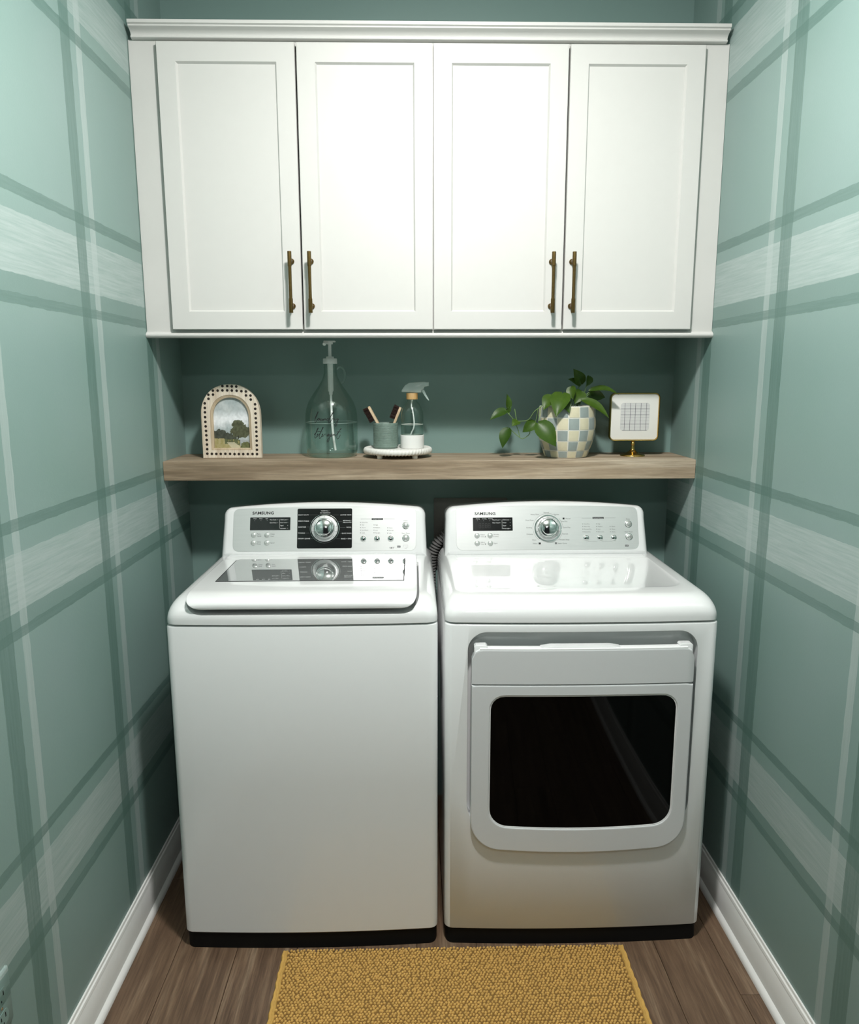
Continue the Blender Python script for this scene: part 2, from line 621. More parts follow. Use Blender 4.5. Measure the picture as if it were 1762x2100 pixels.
part('screw', xform(lathe([(.003, 0), (.003, .0008), (.001, .0012)], 12), Matrix.Translation((XL + .0055, 1.2125, .3745)) @ Matrix.Rotation(pi / 2, 4, 'Y')), 'chrome', o, 40)

# ================================================================== WALL CABINETS
YC = 2.2374


def bar_handle(parent, hx, z0, z1, side):
    yb = 2.1795
    L = z1 - z0
    pr = [(.0, 0), (.0056, 0), (.0058, .0015), (.0058, .038), (.0052, .039), (.0052, .0405), (.0047, .041), (.0045, L / 2), (.0047, L - .041), (.0052, L - .0405),
          (.0052, L - .039), (.0058, L - .038), (.0058, L - .0015), (.0056, L), (.0, L)]
    g = [lathe(pr, 14, (hx, yb, z0), False, False)]
    for zp in (z0 + .022, z1 - .022):
        g.append(xform(lathe([(.0045, 0), (.0045, .030), (.0078, .034), (.0078, .0370)], 14), Matrix.Translation((hx, yb, zp)) @ Matrix.Rotation(-pi / 2, 4, 'X')))
    part('handle', join(*g), 'brass', parent, 18)


def cab_door(parent, x0, x1, hx):
    z0, z1, yf, yb = 1.6662, 2.4265, 2.2172, YC - .0004
    st = .0500

    def R(a, b, c, d, y):
        return [(a, y, c), (b, y, c), (b, y, d), (a, y, d)]
    e = .0015
    rings = [R(x0, x1, z0, z1, yb), R(x0, x1, z0, z1, yf + e), R(x0 + e, x1 - e, z0 + e, z1 - e, yf),
             R(x0 + st, x1 - st, z0 + st, z1 - st, yf), R(x0 + st + .0045, x1 - st - .0045, z0 + st + .0045, z1 - st - .0045, yf + .0075),
             R(x0 + st + .0045, x1 - st - .0045, z0 + st + .0045, z1 - st - .0045, yb)]
    d = part('door', loft(rings, False, False), 'cab', parent)
    i = st + .0043
    part('panel', box(x0 + i, x1 - i, yf + .0072, yb - .002, z0 + i, z1 - i), 'cab', d)
    bar_handle(d, hx, 1.7095, 1.8765, 0)
    return d


for x0, x1, doors, lab in ((-.7000, .0574, ((-.6945, -.3208, -.3462), (-.3158, .0561, -.2912)), 'white shaker wall cabinet with two doors, above the washer'),
                           (.0576, .8150, ((.0587, .4308, .3967), (.4358, .8093, .4550)), 'white shaker wall cabinet with two doors, above the dryer')):
    c = empty('wall_cabinet', ((x0 + x1) / 2, 2.39, 1.663), lab, 'cabinet', 'wall cabinets')
    ri = (x0 + .018, x1 - .018, 1.681, 2.422)
    ro = (x0, x1, 1.663, 2.440)

    def rr4(q, y):
        return [(q[0], y, q[2]), (q[1], y, q[2]), (q[1], y, q[3]), (q[0], y, q[3])]
    part('body', loft([rr4(ri, YB - .012), rr4(ri, YC), rr4(ro, YC), rr4(ro, YB - .001)]), 'cab', c)
    for a, b, h in doors:
        cab_door(c, a, b, h)

struct('trim_1', box(XL + .0004, -.7005, YC - .0008, YC + .03, 1.6585, 2.4365, .0006, 1), 'cab')
struct('trim_2', box(.8155, XR - .0004, YC - .0008, YC + .03, 1.6585, 2.4365, .0006, 1), 'cab')
rail = [(2.236, 1.6600), (2.2315, 1.6600), (2.2300, 1.6570), (2.2265, 1.6555), (2.2245, 1.6520), (2.2255, 1.6480), (2.2285, 1.6455), (2.2300, 1.6440), (2.254, 1.6440), (2.254, 1.6628), (2.236, 1.6628)]
struct('trim_3', loft([[(xx, y, z) for y, z in rail] for xx in (XL + .0004, XR - .0004)]), 'cab', 50)
crown = [(YC - .0012, 2.4355), (2.2270, 2.4355), (2.2235, 2.4380), (2.2235, 2.4410), (2.2262, 2.4432), (2.2262, 2.4450), (2.2235, 2.4500), (2.2170, 2.4548), (2.2085, 2.4575),
         (2.2060, 2.4590), (2.2060, 2.4625), (2.2010, 2.4650), (2.2010, 2.4730), (2.262, 2.4730), (2.262, 2.4405), (YC - .0012, 2.4405)]
struct('trim_4', loft([[(xx, y, z) for y, z in crown] for xx in (-.7625, .8690)]), 'cab', 40)

# ================================================================== FLOATING SHELF
ZS = 1.2754
o = part('floating_shelf', box(XL + .0005, XR - .0005, 2.2985, YB - .0005, 1.2158, ZS, .0014, 2), 'shelf', loc=(.05, 2.42, 1.2158))
tag(o, 'thick weathered-oak floating shelf running from wall to wall', 'shelf')

# ================================================================== access panel and hose behind the machines
o = part('access_panel', loft([[(xx, yy, zz) for xx, zz in rrect(.067 + i, .321 - i, .87 + i, 1.1195 - i, .004, 3)] for yy, i in ((YB - .0005, 0), (YB - .006, 0), (YB - .008, .002))]), 'panel', None, 40, loc=(.194, YB, .87))
tag(o, 'dark grey access panel on the back wall behind the dryer', 'panel')
hp = smooth_path([(.0600, 2.500, .62), (.0560, 2.500, .80), (.0560, 2.500, .905), (.0720, 2.500, .957), (.0930, 2.500, .986), (.125, 2.502, 1.012), (.20, 2.505, 1.025)], 14)
hr, acc = [], 0.0
hq = []
for i in range(len(hp) - 1):
    L = (hp[i + 1] - hp[i]).length
    m_ = max(2, int(L / .0013))
    for j in range(m_):
        hq.append(hp[i].lerp(hp[i + 1], j / m_))
hq.append(hp[-1])
acc = 0
for i in range(len(hq)):
    if i:
        acc += (hq[i] - hq[i - 1]).length
    hr.append(.0155 + .0032 * (1 if (acc / .0105) % 1 < 0.5 else -1))
o = part('drain_hose', tube(hq, hr, 20), 'hose', None, 25, loc=(.06, 2.5, .62))
tag(o, 'grey corrugated drain hose rising between washer and dryer', 'hose')


# ================================================================== WASHER AND DRYER
def mring(x0, x1, y0, y1, rc, z, bow, nf=16):
    """plan outline of a machine: rounded corners, front edge bowed towards the room"""
    out = []
    for cx, cy, a0 in ((x0 + rc, y0 + rc, pi), (x1 - rc, y0 + rc, 1.5 * pi), (x1 - rc, y1 - .01, 0), (x0 + rc, y1 - .01, .5 * pi)):
        q = rc if cy < y0 + rc + 1e-6 else .01
        if cy >= y0 + rc + 1e-6:
            cx = x1 - q if a0 == 0 else x0 + q
        for k in range(7):
            a = a0 + .5 * pi * k / 6
            out.append((cx + q * cos(a), cy + q * sin(a), z))
        if a0 == pi:
            for k in range(1, nf):
                out.append((x0 + rc + (x1 - x0 - 2 * rc) * k / nf, y0, z))
    hw, xc = (x1 - x0) / 2, (x0 + x1) / 2
    return [(px, py - bow * max(0, 1 - ((px - xc) / hw) ** 2) * (1 if py < (y0 + y1) / 2 else 0), pz) for px, py, pz in out]


YM, YBK, BOW = 1.7990, 2.420, .0105


def machine_body(parent, x0, x1):
    rs = []
    for z, i in ((.046, .006), (.0475, .0025), (.051, 0), (.48, 0), (.9095, 0), (.9125, .0012), (.9140, .0035)):
        rs.append(mring(x0 + i, x1 - i, YM + i, YBK - i, .020, z, BOW))
    return part('body', loft(rs), 'enamel', parent, 35)


def kick_base(parent, x0, x1):
    part('base', loft([mring(x0 + .004, x1 - .004, YM + .004, YBK - .02, .02, z, BOW) for z in (0.0, .0458)]), 'kick', parent, 40)


def deck_rings(x0, x1, zt, rf, rs_, n=10):
    R = [mring(x0 + .003, x1 - .003, YM + .003, YBK, .026, .9165, BOW), mring(x0, x1, YM - .001, YBK, .028, .9190, BOW), mring(x0, x1, YM - .001, YBK, .028, .9300, BOW)]
    zb = .9300
    for k in range(1, n + 1):
        a = .5 * pi * k / n
        si, fi = rs_ * (1 - cos(a)), rf * (1 - cos(a))
        R.append(mring(x0 + si, x1 - si, YM - .001 + fi, YBK, .028 + .02 * sin(a), zb + (zt - zb) * sin(a), BOW))
    return R


# control console: a leaning face; local coordinates are x across and t up the slope
CS = .9745
CB, CD = Vector((0, 2.2803, .9860)), Vector((0, .055, .158)).normalized()
CN = Vector((1, 0, 0)).cross(CD)          # out of the face, towards the room


def cpt(xc, x, t, off=0.0):
    p = CB + CD * (t * CS) + CN * off
    return Vector(((xc + x) * CS, p.y, p.z))


def frame_at(xc, x, t, off=0.0):
    p = cpt(xc, x, t, off)
    m = Matrix(((1, CD.x, CN.x, p.x), (0, CD.y, CN.y, p.y), (0, CD.z, CN.z, p.z), (0, 0, 0, 1)))
    return m @ Matrix.Scale(CS, 4)


def console_shell(parent, xc):
    pts = [(.332, -.012), (.3315, .0), (.3275, .112)]
    cx, cy, r = .2985, .1265, .030
    for k in range(7):
        a = radians(-5 + 95 * k / 6)
        pts.append((cx + r * cos(a) * .98, cy + r * sin(a)))
    right = pts
    top = []
    for k in range(1, 20):
        s = 1 - 2 * k / 20
        top.append((.296 * s, .1565 + .0155 * (1 - s * s)))
    ol = right + top + [(-a, b) for a, b in reversed(right)]
    rings = [[Vector(((xc + a) * CS, 2.415, max(.972, cpt(xc, a, b).z - .012))) for a, b in ol]]
    rings.append([cpt(xc, a, b, -.022) for a, b in ol])
    for k in range(1, 8):
        th = .5 * pi * k / 7
        q = inset2d(ol, .017 * (1 - cos(th)))
        q = [(a, max(b, -.012)) for a, b in q]
        rings.append([cpt(xc, a, b, -.022 + .022 * sin(th)) for a, b in q])
    return part('console', loft(rings), 'gloss', parent, 40)


def plate(xc, pts, h, off=0.0, bev=.0004):
    r0 = [cpt(xc, a, b, off) for a, b in pts]
    r1 = [cpt(xc, a, b, off + h - bev) for a, b in pts]
    r2 = [cpt(xc, a, b, off + h) for a, b in inset2d(pts, bev)]
    return loft([r0, r1, r2], False, True)


def knob_geo(xc, x, t, prof, n=40, off=0.0):
    return xform(lathe(prof, n, cap0=False), frame_at(xc, x, t, off))


class Print:
    """flat print on a console face: text, lines, dots; one mesh for each ink"""

    def __init__(self, xc):
        self.xc, self.items = xc, {}

    def add(self, ink, geo):
        self.items.setdefault(ink, []).append(geo)

    def text(self, s, x, t, h, ink='print_dark', align='LEFT', width=None, bold=0.0, off=.0016):
        cu = bpy.data.curves.new('t', 'FONT')
        cu.body = s
        cu.size = 1.0
        cu.resolution_u = 2
        cu.offset = bold
        cu.align_x = 'LEFT'
        ob = bpy.data.objects.new('t', cu)
        COL.objects.link(ob)
        bpy.context.view_layer.update()
        ev = ob.evaluated_get(bpy.context.evaluated_depsgraph_get())
        me = ev.to_mesh()
        V = [v.co.copy() for v in me.vertices]
        F = [tuple(p.vertices) for p in me.polygons]
        ev.to_mesh_clear()
        bpy.data.objects.remove(ob)
        bpy.data.curves.remove(cu)
        if not V:
            return
        x0, x1 = min(v.x for v in V), max(v.x for v in V)
        sy = h / .70
        sx = (width / (x1 - x0)) if width else sy
        w = (x1 - x0) * sx
        dx = {'LEFT': 0, 'CENTER': -w / 2, 'RIGHT': -w}[align]
        self.add(ink, ([cpt(self.xc, x + dx + (v.x - x0) * sx, t + v.y * sy - h / 2, off) for v in V], F))

    def line(self, pts, w, ink='print_dark', off=.0016):
        V, F = [], []
        for i in range(len(pts)):
            p = Vector(pts[i])
            a, b = Vector(pts[max(i - 1, 0)]), Vector(pts[min(i + 1, len(pts) - 1)])
            d = (b - a)
            d = d.normalized() if d.length > 1e-9 else Vector((1, 0))
            nn = Vector((-d.y, d.x)) * w / 2
            V += [cpt(self.xc, *(p + nn), off), cpt(self.xc, *(p - nn), off)]
            if i:
                k = 2 * i
                F.append((k - 2, k - 1, k + 1, k))
        self.add(ink, (V, F))

    def dot(self, x, t, r, ink='print_dark', off=.0016):
        self.add(ink, ([cpt(self.xc, x + r * cos(2 * pi * k / 10), t + r * sin(2 * pi * k / 10), off) for k in range(10)], [tuple(range(10))]))

    def rect(self, x0, x1, t0, t1, r, ink, off=.0015):
        pts = rrect(x0, x1, t0, t1, r, 3)
        self.add(ink, ([cpt(self.xc, a, b, off) for a, b in pts], [tuple(range(len(pts)))]))

    def arc(self, x, t, r, a0, a1, w, ink, off=.0016, n=28):
        self.line([(x + r * cos(radians(a0 + (a1 - a0) * k / n)), t + r * sin(radians(a0 + (a1 - a0) * k / n))) for k in range(n + 1)], w, ink, off)

    def flush(self, parent, names):
        for ink, gs in self.items.items():
            tag(part(names.get(ink, 'print'), join(*gs), ink, parent), kind='stuff')


def face_sheet(parent, xc, x0, x1):
    pts = []
    for p in rrect(x0, x1, .0075, .1475, .020, 6):
        pts.append(p)
    # give the top edge its slight arch
    out = []
    for i, (a, b) in enumerate(pts):
        out.append((a, b))
        if i == 20:
            for k in range(1, 14):
                s = 1 - 2 * k / 14
                xx = (x0 + x1) / 2 + s * ((x1 - x0) / 2 - .020)
                out.append((xx, .1475 + .0045 * (1 - s * s)))
    return part('face_sheet', plate(xc, out, .0012), 'silver', parent, 40)


def display(parent, xc, pr, x0, x1, t0, t1, heads, mid, right, seg):
    part('display', plate(xc, rrect(x0, x1, t0, t1, .0015, 3), .0020), 'black', parent, 40)
    for i, s in enumerate(heads):
        xx = x0 + .0100 + .0200 * i
        pr.text(s, xx, t1 - .0040, .0032, 'print_white', off=.0023)
        pr.dot(xx + .005, t1 - .0105, .0012, 'print_grey', off=.0023)
    for i, s in enumerate(mid):
        pr.text(s, x0 + .0640, t1 - .0078 - .0098 * i, .0033, 'print_white', off=.0023)
        pr.dot(x0 + .0890, t1 - .0078 - .0098 * i, .0014, 'print_grey', off=.0023)
    pr.line([(x0 + .0950, t1 - .0065), (x0 + .0950, t0 + .0055)], .0005, 'print_white', .0023)
    for i, s in enumerate(right):
        pr.text(s, x0 + .0975, t1 - .0078 - .0095 * i, .0033, 'print_white', off=.0023)
        pr.dot(x0 + .1215, t1 - .0078 - .0095 * i, .0014, 'print_grey', off=.0023)
    if seg:
        for i in range(4):
            xx = x0 + .020 + .010 * i
            for a, b in (((0, 0), (.006, 0)), ((0, .007), (.006, .007)), ((0, .014), (.006, .014)), ((0, 0), (0, .014)), ((.006, 0), (.006, .014))):
                pr.line([(xx + a[0], t0 + .010 + a[1]), (xx + b[0], t0 + .010 + b[1])], .0007, 'seg', .0022)


M['seg'] = plain('unlit_segments', (0.035, 0.037, 0.036), 0.5)


def dial(parent, xc, x, t, rr, rk):
    part('dial_bezel', knob_geo(xc, x, t, [(rr + .0045, .0010), (rr + .0045, .0024), (rr + .0034, .0028), (rr + .0034, .0020)], 48), 'chrome', parent, 40)
    part('dial_ring', knob_geo(xc, x, t, [(rr, .0010), (rr, .0050), (rr - .0012, .0064), (rk + .005, .0075), (rk + .003, .0060)], 48), 'ring', parent, 40)
    part('dial_knob', knob_geo(xc, x, t, [(rk + .0042, .0015), (rk + .0040, .0100), (rk + .0010, .0150), (rk + .0003, .0240), (rk - .0006, .0262), (rk - .0030, .0270), (rk - .0045, .0264),
                                         (rk * .78, .0300), (rk * .55, .0325), (rk * .28, .0340), (.0008, .0345)], 48), 'chrome', parent, 30)


def button(parent, xc, x, t, r, mat='satin', ring=False):
    b = part('button', knob_geo(xc, x, t, [(r, .0010), (r, .0030), (r * .93, .0040), (r * .75, .0052), (r * .4, .0060), (.0004, .0062)], 24), mat, parent, 40)
    if ring:
        part('button_rim', knob_geo(xc, x, t, [(r + .0016, .0010), (r + .0016, .0026), (r + .0006, .0030), (r + .0002, .0020)], 28), 'chrome', b, 40)


INK = {'print_dark': 'dark_print', 'print_grey': 'grey_print', 'print_white': 'white_print', 'seg': 'display_segments'}


def right_cluster(root, xc, pr, cols, bt, blabels, led_t, pw, hdr_t, x_cols):
    pr.line([(.117, hdr_t), (.150, hdr_t)], .0005, 'print_grey')
    pr.line([(.193, hdr_t), (.228, hdr_t)], .0005, 'print_grey')
    pr.rect(.1525, .1895, hdr_t - .0028, hdr_t + .0028, .0014, 'print_dark')
    pr.text('Setting & Options', .171, hdr_t, .0024, 'print_white', 'CENTER', .031, off=.0018)
    for xx, (rows, t0) in zip(x_cols, cols):
        for i, s in enumerate(rows):
            tt = t0 - .0086 * i
            pr.dot(xx, tt, .0013, 'print_grey')
            pr.text(s, xx + .0042, tt, .0034, 'print_grey')
    for xx, s in zip((x_cols[0] + .0096, x_cols[1] + .0098, x_cols[2] + .0102), blabels):
        button(root, xc, xx, bt, .0094, 'chrome')
        ls = s.split('/')
        for i, w in enumerate(ls):
            pr.text(w, xx, bt - .0005 + (.0024 * (len(ls) - 1)) - .0046 * i, .0032, 'print_dark', 'CENTER', off=.0068)
    px = pw[0]
    pr.text('Power', px, pw[1], .0036, 'print_grey', 'CENTER')
    button(root, xc, px, pw[2], .0100, 'satin', True)
    pr.arc(px, pw[2], .0046, 120, 420, .0010, 'print_grey', .0068)
    pr.line([(px, pw[2] + .001), (px, pw[2] + .006)], .0010, 'print_grey', .0068)
    pr.text('Start / Pause', px, pw[3], .0036, 'print_grey', 'CENTER')
    button(root, xc, px, pw[4], .0100, 'satin', True)
    pr.line([(px - .005, pw[4] - .0045), (px - .005, pw[4] + .0045), (px + .001, pw[4]), (px - .005, pw[4] - .0045)], .0009, 'print_grey', .0068)
    for d in (.0028, .0050):
        pr.line([(px + d, pw[4] - .0045), (px + d, pw[4] + .0045)], .0009, 'print_grey', .0068)


# ------------------------------------------------------------------ washer
WX0, WX1, WXC = -.6286, .0574, -.2920
w = empty('washing_machine', ((WX0 + WX1) / 2, 2.13, 0), 'white top-load washing machine with a glass lid, left of the dryer', 'washer')
machine_body(w, WX0, WX1)
kick_base(w, WX0, WX1)
deck = part('top_deck', loft(deck_rings(WX0, WX1, .9775, .060, .032)), 'gloss', None, 40)
cut = [[(xx, yy, zz) for xx, zz in rrect(-.584, .0135, .9425, 1.10, (.050, .050, .002, .002), 8)] for yy in (1.70, 2.196)]
apply_bool(deck, loft(cut), 'DIFFERENCE')
deck.data.transform(Matrix.Translation(-w.location))
deck.parent = w
add_bevel(deck, .0032, 3, 38)
prof = [(1.7925, .9560), (1.7905, .9640), (1.7912, .9700)]
for kk in range(1, 10):
    a = .5 * pi * kk / 9
    prof.append((1.7912 + .066 * (1 - cos(a)), .9680 + .0230 * sin(a)))
prof += [(2.00, .9918), (2.189, .9910), (2.189, .9560)]
lid = part('lid', loft([[(xx, y, z) for y, z in prof] for xx in (-.62, -.5, -.4, -.29, -.18, -.08, .06)]), 'gloss', None, 40)
inter = [[(xx, yy, zz) for xx, zz in rrect(-.5775, .0070, .9585, 1.10, (.042, .042, .002, .002), 8)] for yy in (1.6, 2.4)]
apply_bool(lid, loft(inter), 'INTERSECT')
lid.data.transform(Matrix.Translation(-w.location))
lid.parent = w
add_bevel(lid, .0028, 3, 38)
gx = [(-.531, 1.936), (-.031, 1.936), (-.031, 2.180), (-.521, 2.180), (-.531, 2.168)]


def slab(pts, z0, z1):
    return loft([[(a, b, z0) for a, b in pts], [(a, b, z1) for a, b in pts]])


part('lid_glass_seal', slab([(-.5335, 1.935), (-.0285, 1.935), (-.0285, 2.1825), (-.5225, 2.1825), (-.5335, 2.1695)], .9905, .9926), 'kick', lid)
part('lid_glass', slab(gx, .9908, .9931), 'lidglass', lid)
part('hinge_cover', box(-.580, .006, 2.203, 2.290, .968, .9865, .005, 3), 'gloss', w, 40)
console_shell(w, WXC)
face_sheet(w, WXC, -.2935, .2965)
pr = Print(WXC)
pr.text('S\u039bMSUNG', -.2332, .1330, .0088, 'print_dark', 'LEFT', .0690, .030)
display(w, WXC, pr, -.2398, -.1100, .0765, .1185, ('Wash', 'Rinse', 'Spin'), ('Pure Cycle', 'Extra Rinse'), ('Child Lock', 'Door Lock', 'Signal', 'Garment+'), False)
for bx, bt, l1, l2, ink in ((-.2271, .0614, 'Pure', 'Cycle', 'print_dark'), (-.1840, .0608, 'Delay', 'Start', 'print_grey'), (-.2273, .0359, 'Extra', 'Rinse', 'print_grey'), (-.1842, .0356, 'Signal', '', 'print_grey')):
    button(w, WXC, bx, bt, .0085)
    if l2:
        pr.text(l1, bx + .0110, bt + .0032, .0042, ink)
        pr.text(l2, bx + .0110, bt - .0034, .0042, ink)
    else:
        pr.text(l1, bx + .0110, bt, .0042, ink)
part('dial_panel', plate(WXC, rrect(-.0875, .0895, .0168, .1466, .0045, 4), .0022), 'black', w, 40)
dial(w, WXC, .0010, .0810, .0430, .0305)
PW_, of = 'print_white', .0025
for s, t, wd, x2 in (('HEAVY DUTY', .1258, .034, -.0205), ('PERM PRESS', .1056, .034, -.0405), ('SANITIZE', .0862, .025, -.0480), ('TOWELS', .0665, .022, -.0480), ('DENIM / JEANS', .0485, .039, -.0375)):
    pr.text(s, -.0842, t, .0037, PW_, 'LEFT', wd, off=of)
    pr.line([(-.0842 + wd + .003, t), (x2, t)], .0004, 'print_grey', of)
for ls, t, wd, x2 in ((('ACTIVE WEAR',), .1252, .036, .0245), (('BEDDING /', 'DELICATES'), .1038, .027, .0440), (('WOOL',), .0845, .016, .0505), (('QUICK WASH',), .0650, .031, .0505), (('RINSE + SPIN',), .0473, .033, .0375)):
    for i, s in enumerate(ls):
        pr.text(s, .0872, t + .0030 * (len(ls) - 1) - .0060 * i, .0037, PW_, 'RIGHT', wd, off=of)
    pr.line([(.0872 - wd - .003, t), (x2, t)], .0004, 'print_grey', of)
pr.text('NORMAL /', .0020, .1388, .0037, PW_, 'CENTER', .026, off=of)
pr.text('NO DESIGNING', .0020, .1322, .0037, PW_, 'CENTER', .033, off=of)
for kk in range(11):
    a = radians(90 + (kk - 5) * 26.5)
    pr.line([(.0010 + .0368 * cos(a), .0810 + .0368 * sin(a)), (.0010 + .0415 * cos(a), .0810 + .0415 * sin(a))], .0009, 'print_grey', .0078)
right_cluster(w, WXC, pr, ((('Extra Hot', 'Hot', 'Warm', 'Eco Warm', 'Cold'), .1007), (('High', 'Medium', 'Low', 'No Spin'), .0918), (('Heavy', 'Normal', 'Light'), .0822)),
              .0470, ('Temp.', 'Spin', 'Soil/Level'), 0, (.2632, .1053, .0892, .0643, .0483), .1112, (.1165, .1603, .2042))
pr.text('VRT', .2104, .0165, .0050, 'print_dark', 'LEFT', .014, .01)
pr.text('\u2122', .2255, .0182, .0025, 'print_grey')
pr.rect(.2354, .2461, .0178, .0236, .0006, 'print_dark')
pr.text('NSF', .2408, .0207, .0034, 'print_white', 'CENTER', .009, off=.0018)
pr.line([(.2555, .0205), (.2555, .0262), (.2700, .0262), (.2700, .0180), (.2640, .0180), (.2640, .0215)], .0004, 'print_grey')
pr.text('Care', .2630, .0150, .0026, 'print_grey', 'CENTER')
pr.flush(w, INK)

# ------------------------------------------------------------------ dryer
DX0, DX1, DXC = .0753, .7761, .4285
d = empty('clothes_dryer', ((DX0 + DX1) / 2, 2.13, 0), 'white front-load clothes dryer with a dark window, right of the washer', 'dryer')
body = machine_body(None, DX0, DX1)
cut = [[(xx, yy, zz) for xx, zz in rrect(.1335, .7225, .345, .8935, (.075, .075, .050, .050), 10)] for yy in (1.70, 1.826)]
apply_bool(body, loft(cut), 'DIFFERENCE')
body.data.transform(Matrix.Translation(-d.location))
body.parent = d
add_bevel(body, .0060, 4, 40)
kick_base(d, DX0, DX1)
R = deck_rings(DX0, DX1, .9775, .060, .032)
for i, zz in ((.020, .9780), (.0225, .9777), (.0250, .9766)):
    R.append(mring(DX0 + .032 + i, DX1 - .032 - i, YM + .059 + i * 2.2, 2.262 - i, .050, zz, BOW))
part('top_deck', loft(R), 'gloss', d, 40)
# door: lower frame around the window, upper handle bar, dark glass
DY = 1.7845


def bow_y(xx, y):
    return y - .0105 * max(0, 1 - ((xx - .4257) / .35) ** 2)


def dpoly(pts, ys):
    return [[(a, bow_y(a, y), b) for a, b in p] for p, y in zip(pts, ys)]


def dens(pts, n=8):
    out = []
    for i in range(len(pts)):
        a, b = Vector(pts[i]), Vector(pts[(i + 1) % len(pts)])
        m_ = max(1, int((b - a).length / .035))
        for j in range(m_):
            out.append(tuple(a.lerp(b, j / m_)))
    return out


DXA, DXB = .1430, .7120
door_out = dens(rrect(DXA, DXB, .2930, .7572, (.080, .080, .002, .002), 10))
door_out = [(a, b - (.0075 * max(0, 1 - ((a - .4275) / .20) ** 2) if b < .31 else 0)) for a, b in door_out]
win = rrect(.1895, .6730, .3600, .7285, (.052, .052, .038, .038), 10)
win = [(a, b - (.0055 * max(0, 1 - ((a - .4312) / .19) ** 2) if b < .37 else 0)) for a, b in dens(win)]


def ring_fill(outer, inner, ys):
    """front of the door: outer band and window opening, matched by angle"""
    def resample(pts, n=160):
        c = Vector((.4290, .530))
        out = []
        for k in range(n):
            a = 2 * pi * k / n
            dr = Vector((cos(a), sin(a)))
            best = None
            for i in range(len(pts)):
                p, q = Vector(pts[i]) - c, Vector(pts[(i + 1) % len(pts)]) - c
                e = q - p
                den = dr.x * e.y - dr.y * e.x
                if abs(den) < 1e-12:
                    continue
                t = (p.x * e.y - p.y * e.x) / den
                s = (p.x * dr.y - p.y * dr.x) / den
                if t > 0 and -1e-6 <= s <= 1 + 1e-6:
                    best = t if best is None else max(best, t)
            out.append(tuple(c + dr * best))
        return out
    O, I = resample(outer), resample(inner)
    mid = [tuple(Vector(p) * .5 + Vector(q) * .5) for p, q in zip(O, I)]
    return O, mid, I


O_, MID, I_ = ring_fill(door_out, win, None)
dr = empty('door', d.location, None, None)
bpy.data.objects.remove(dr)
rings = dpoly([O_, O_, inset2d(O_, .0010), inset2d(O_, .0035), inset2d(O_, .0050), MID, inset2d(I_, -.0034), inset2d(I_, -.0022), inset2d(I_, -.0006), I_, I_], [1.8150, DY + .0045, DY + .0015, DY, DY, DY, DY, DY, DY + .0008, DY + .0030, 1.8120])
door = part('door', loft(rings, False, False), 'door_grey', d, 32)
W2 = inset2d(I_, .0009)
part('window_rim', loft(dpoly([I_, inset2d(I_, .0001), inset2d(I_, .0028), inset2d(I_, .0030)], [1.7950, DY + .0022, DY + .0026, 1.7950]), False, False), 'gloss', door, 40)
W2 = inset2d(I_, .0025)
wc_ = Vector((.4290, .530))
part('window', loft(dpoly([W2, W2] + [[tuple(wc_.lerp(Vector(p), f_)) for p in W2] for f_ in (.8, .6, .4, .2, .02)], [1.8000] + [DY + .0042] * 6), False, True), 'blackglass', door, 40)
R = []
hz0, hz1, hr = .7585, .8525, .026
for kk in range(61):
    sx = DXA + .0004 + (DXB - DXA - .0008) * kk / 60
    dd = min(sx - DXA - .0004, DXB - .0004 - sx)
    zt = hz1 if dd >= hr else hz1 - hr + sqrt(max(0, hr * hr - (hr - dd) ** 2))
    ee = .0035 * max(0, 1 - dd / .004) ** 2
    R.append([(sx, bow_y(sx, yy) , zz) for yy, zz in ((1.8080, hz0), (DY + .0020 + ee, hz0), (DY + ee, hz0 + .0015), (DY + ee, hz0 + .0025), (DY + ee, zt - .0050), (DY + ee, zt - .0038), (DY + .0012 + ee, zt - .0012), (DY + .0040 + ee, zt), (1.8080, zt))])
handle = part('door_handle', loft(R), 'door_grey', door, 32)
lipx = [DXA + .020 + (DXB - DXA - .040) * kk / 20 for kk in range(21)]
part('top_lip_highlight', loft([[(sx, bow_y(sx, DY + .0010), .8505), (sx, bow_y(sx, DY + .0010), .8535), (sx, bow_y(sx, DY + .0030), .8550), (sx, bow_y(sx, 1.8060), .8550), (sx, bow_y(sx, 1.8060), .8505)] for sx in lipx]), 'gloss', handle, 40)  # white strip painted in for the light on the handle's upward-facing edge
# ledge along the handle top, painted whiter as if lit from above, with raised ends and a raised middle
for a, b, zt, rr in ((DXA + .006, DXA + .040, .8620, .008), (.318, .520, .8590, .004), (DXB - .040, DXB - .006, .8620, .008)):
    seg_ = [a + (b - a) * kk / 8 for kk in range(9)]
    R = []
    for sx in seg_:
        e = 0
        if sx - a < 1e-6 or b - sx < 1e-6:
            e = .004
        R.append([(sx, bow_y(sx, 1.7900), .838), (sx, bow_y(sx, 1.7900), zt - e - .002), (sx, bow_y(sx, 1.7915), zt - e), (sx, bow_y(sx, 1.8120), zt - e), (sx, bow_y(sx, 1.8120), .838)])
    part('grip_ledge', loft(R), 'gloss', handle, 40)

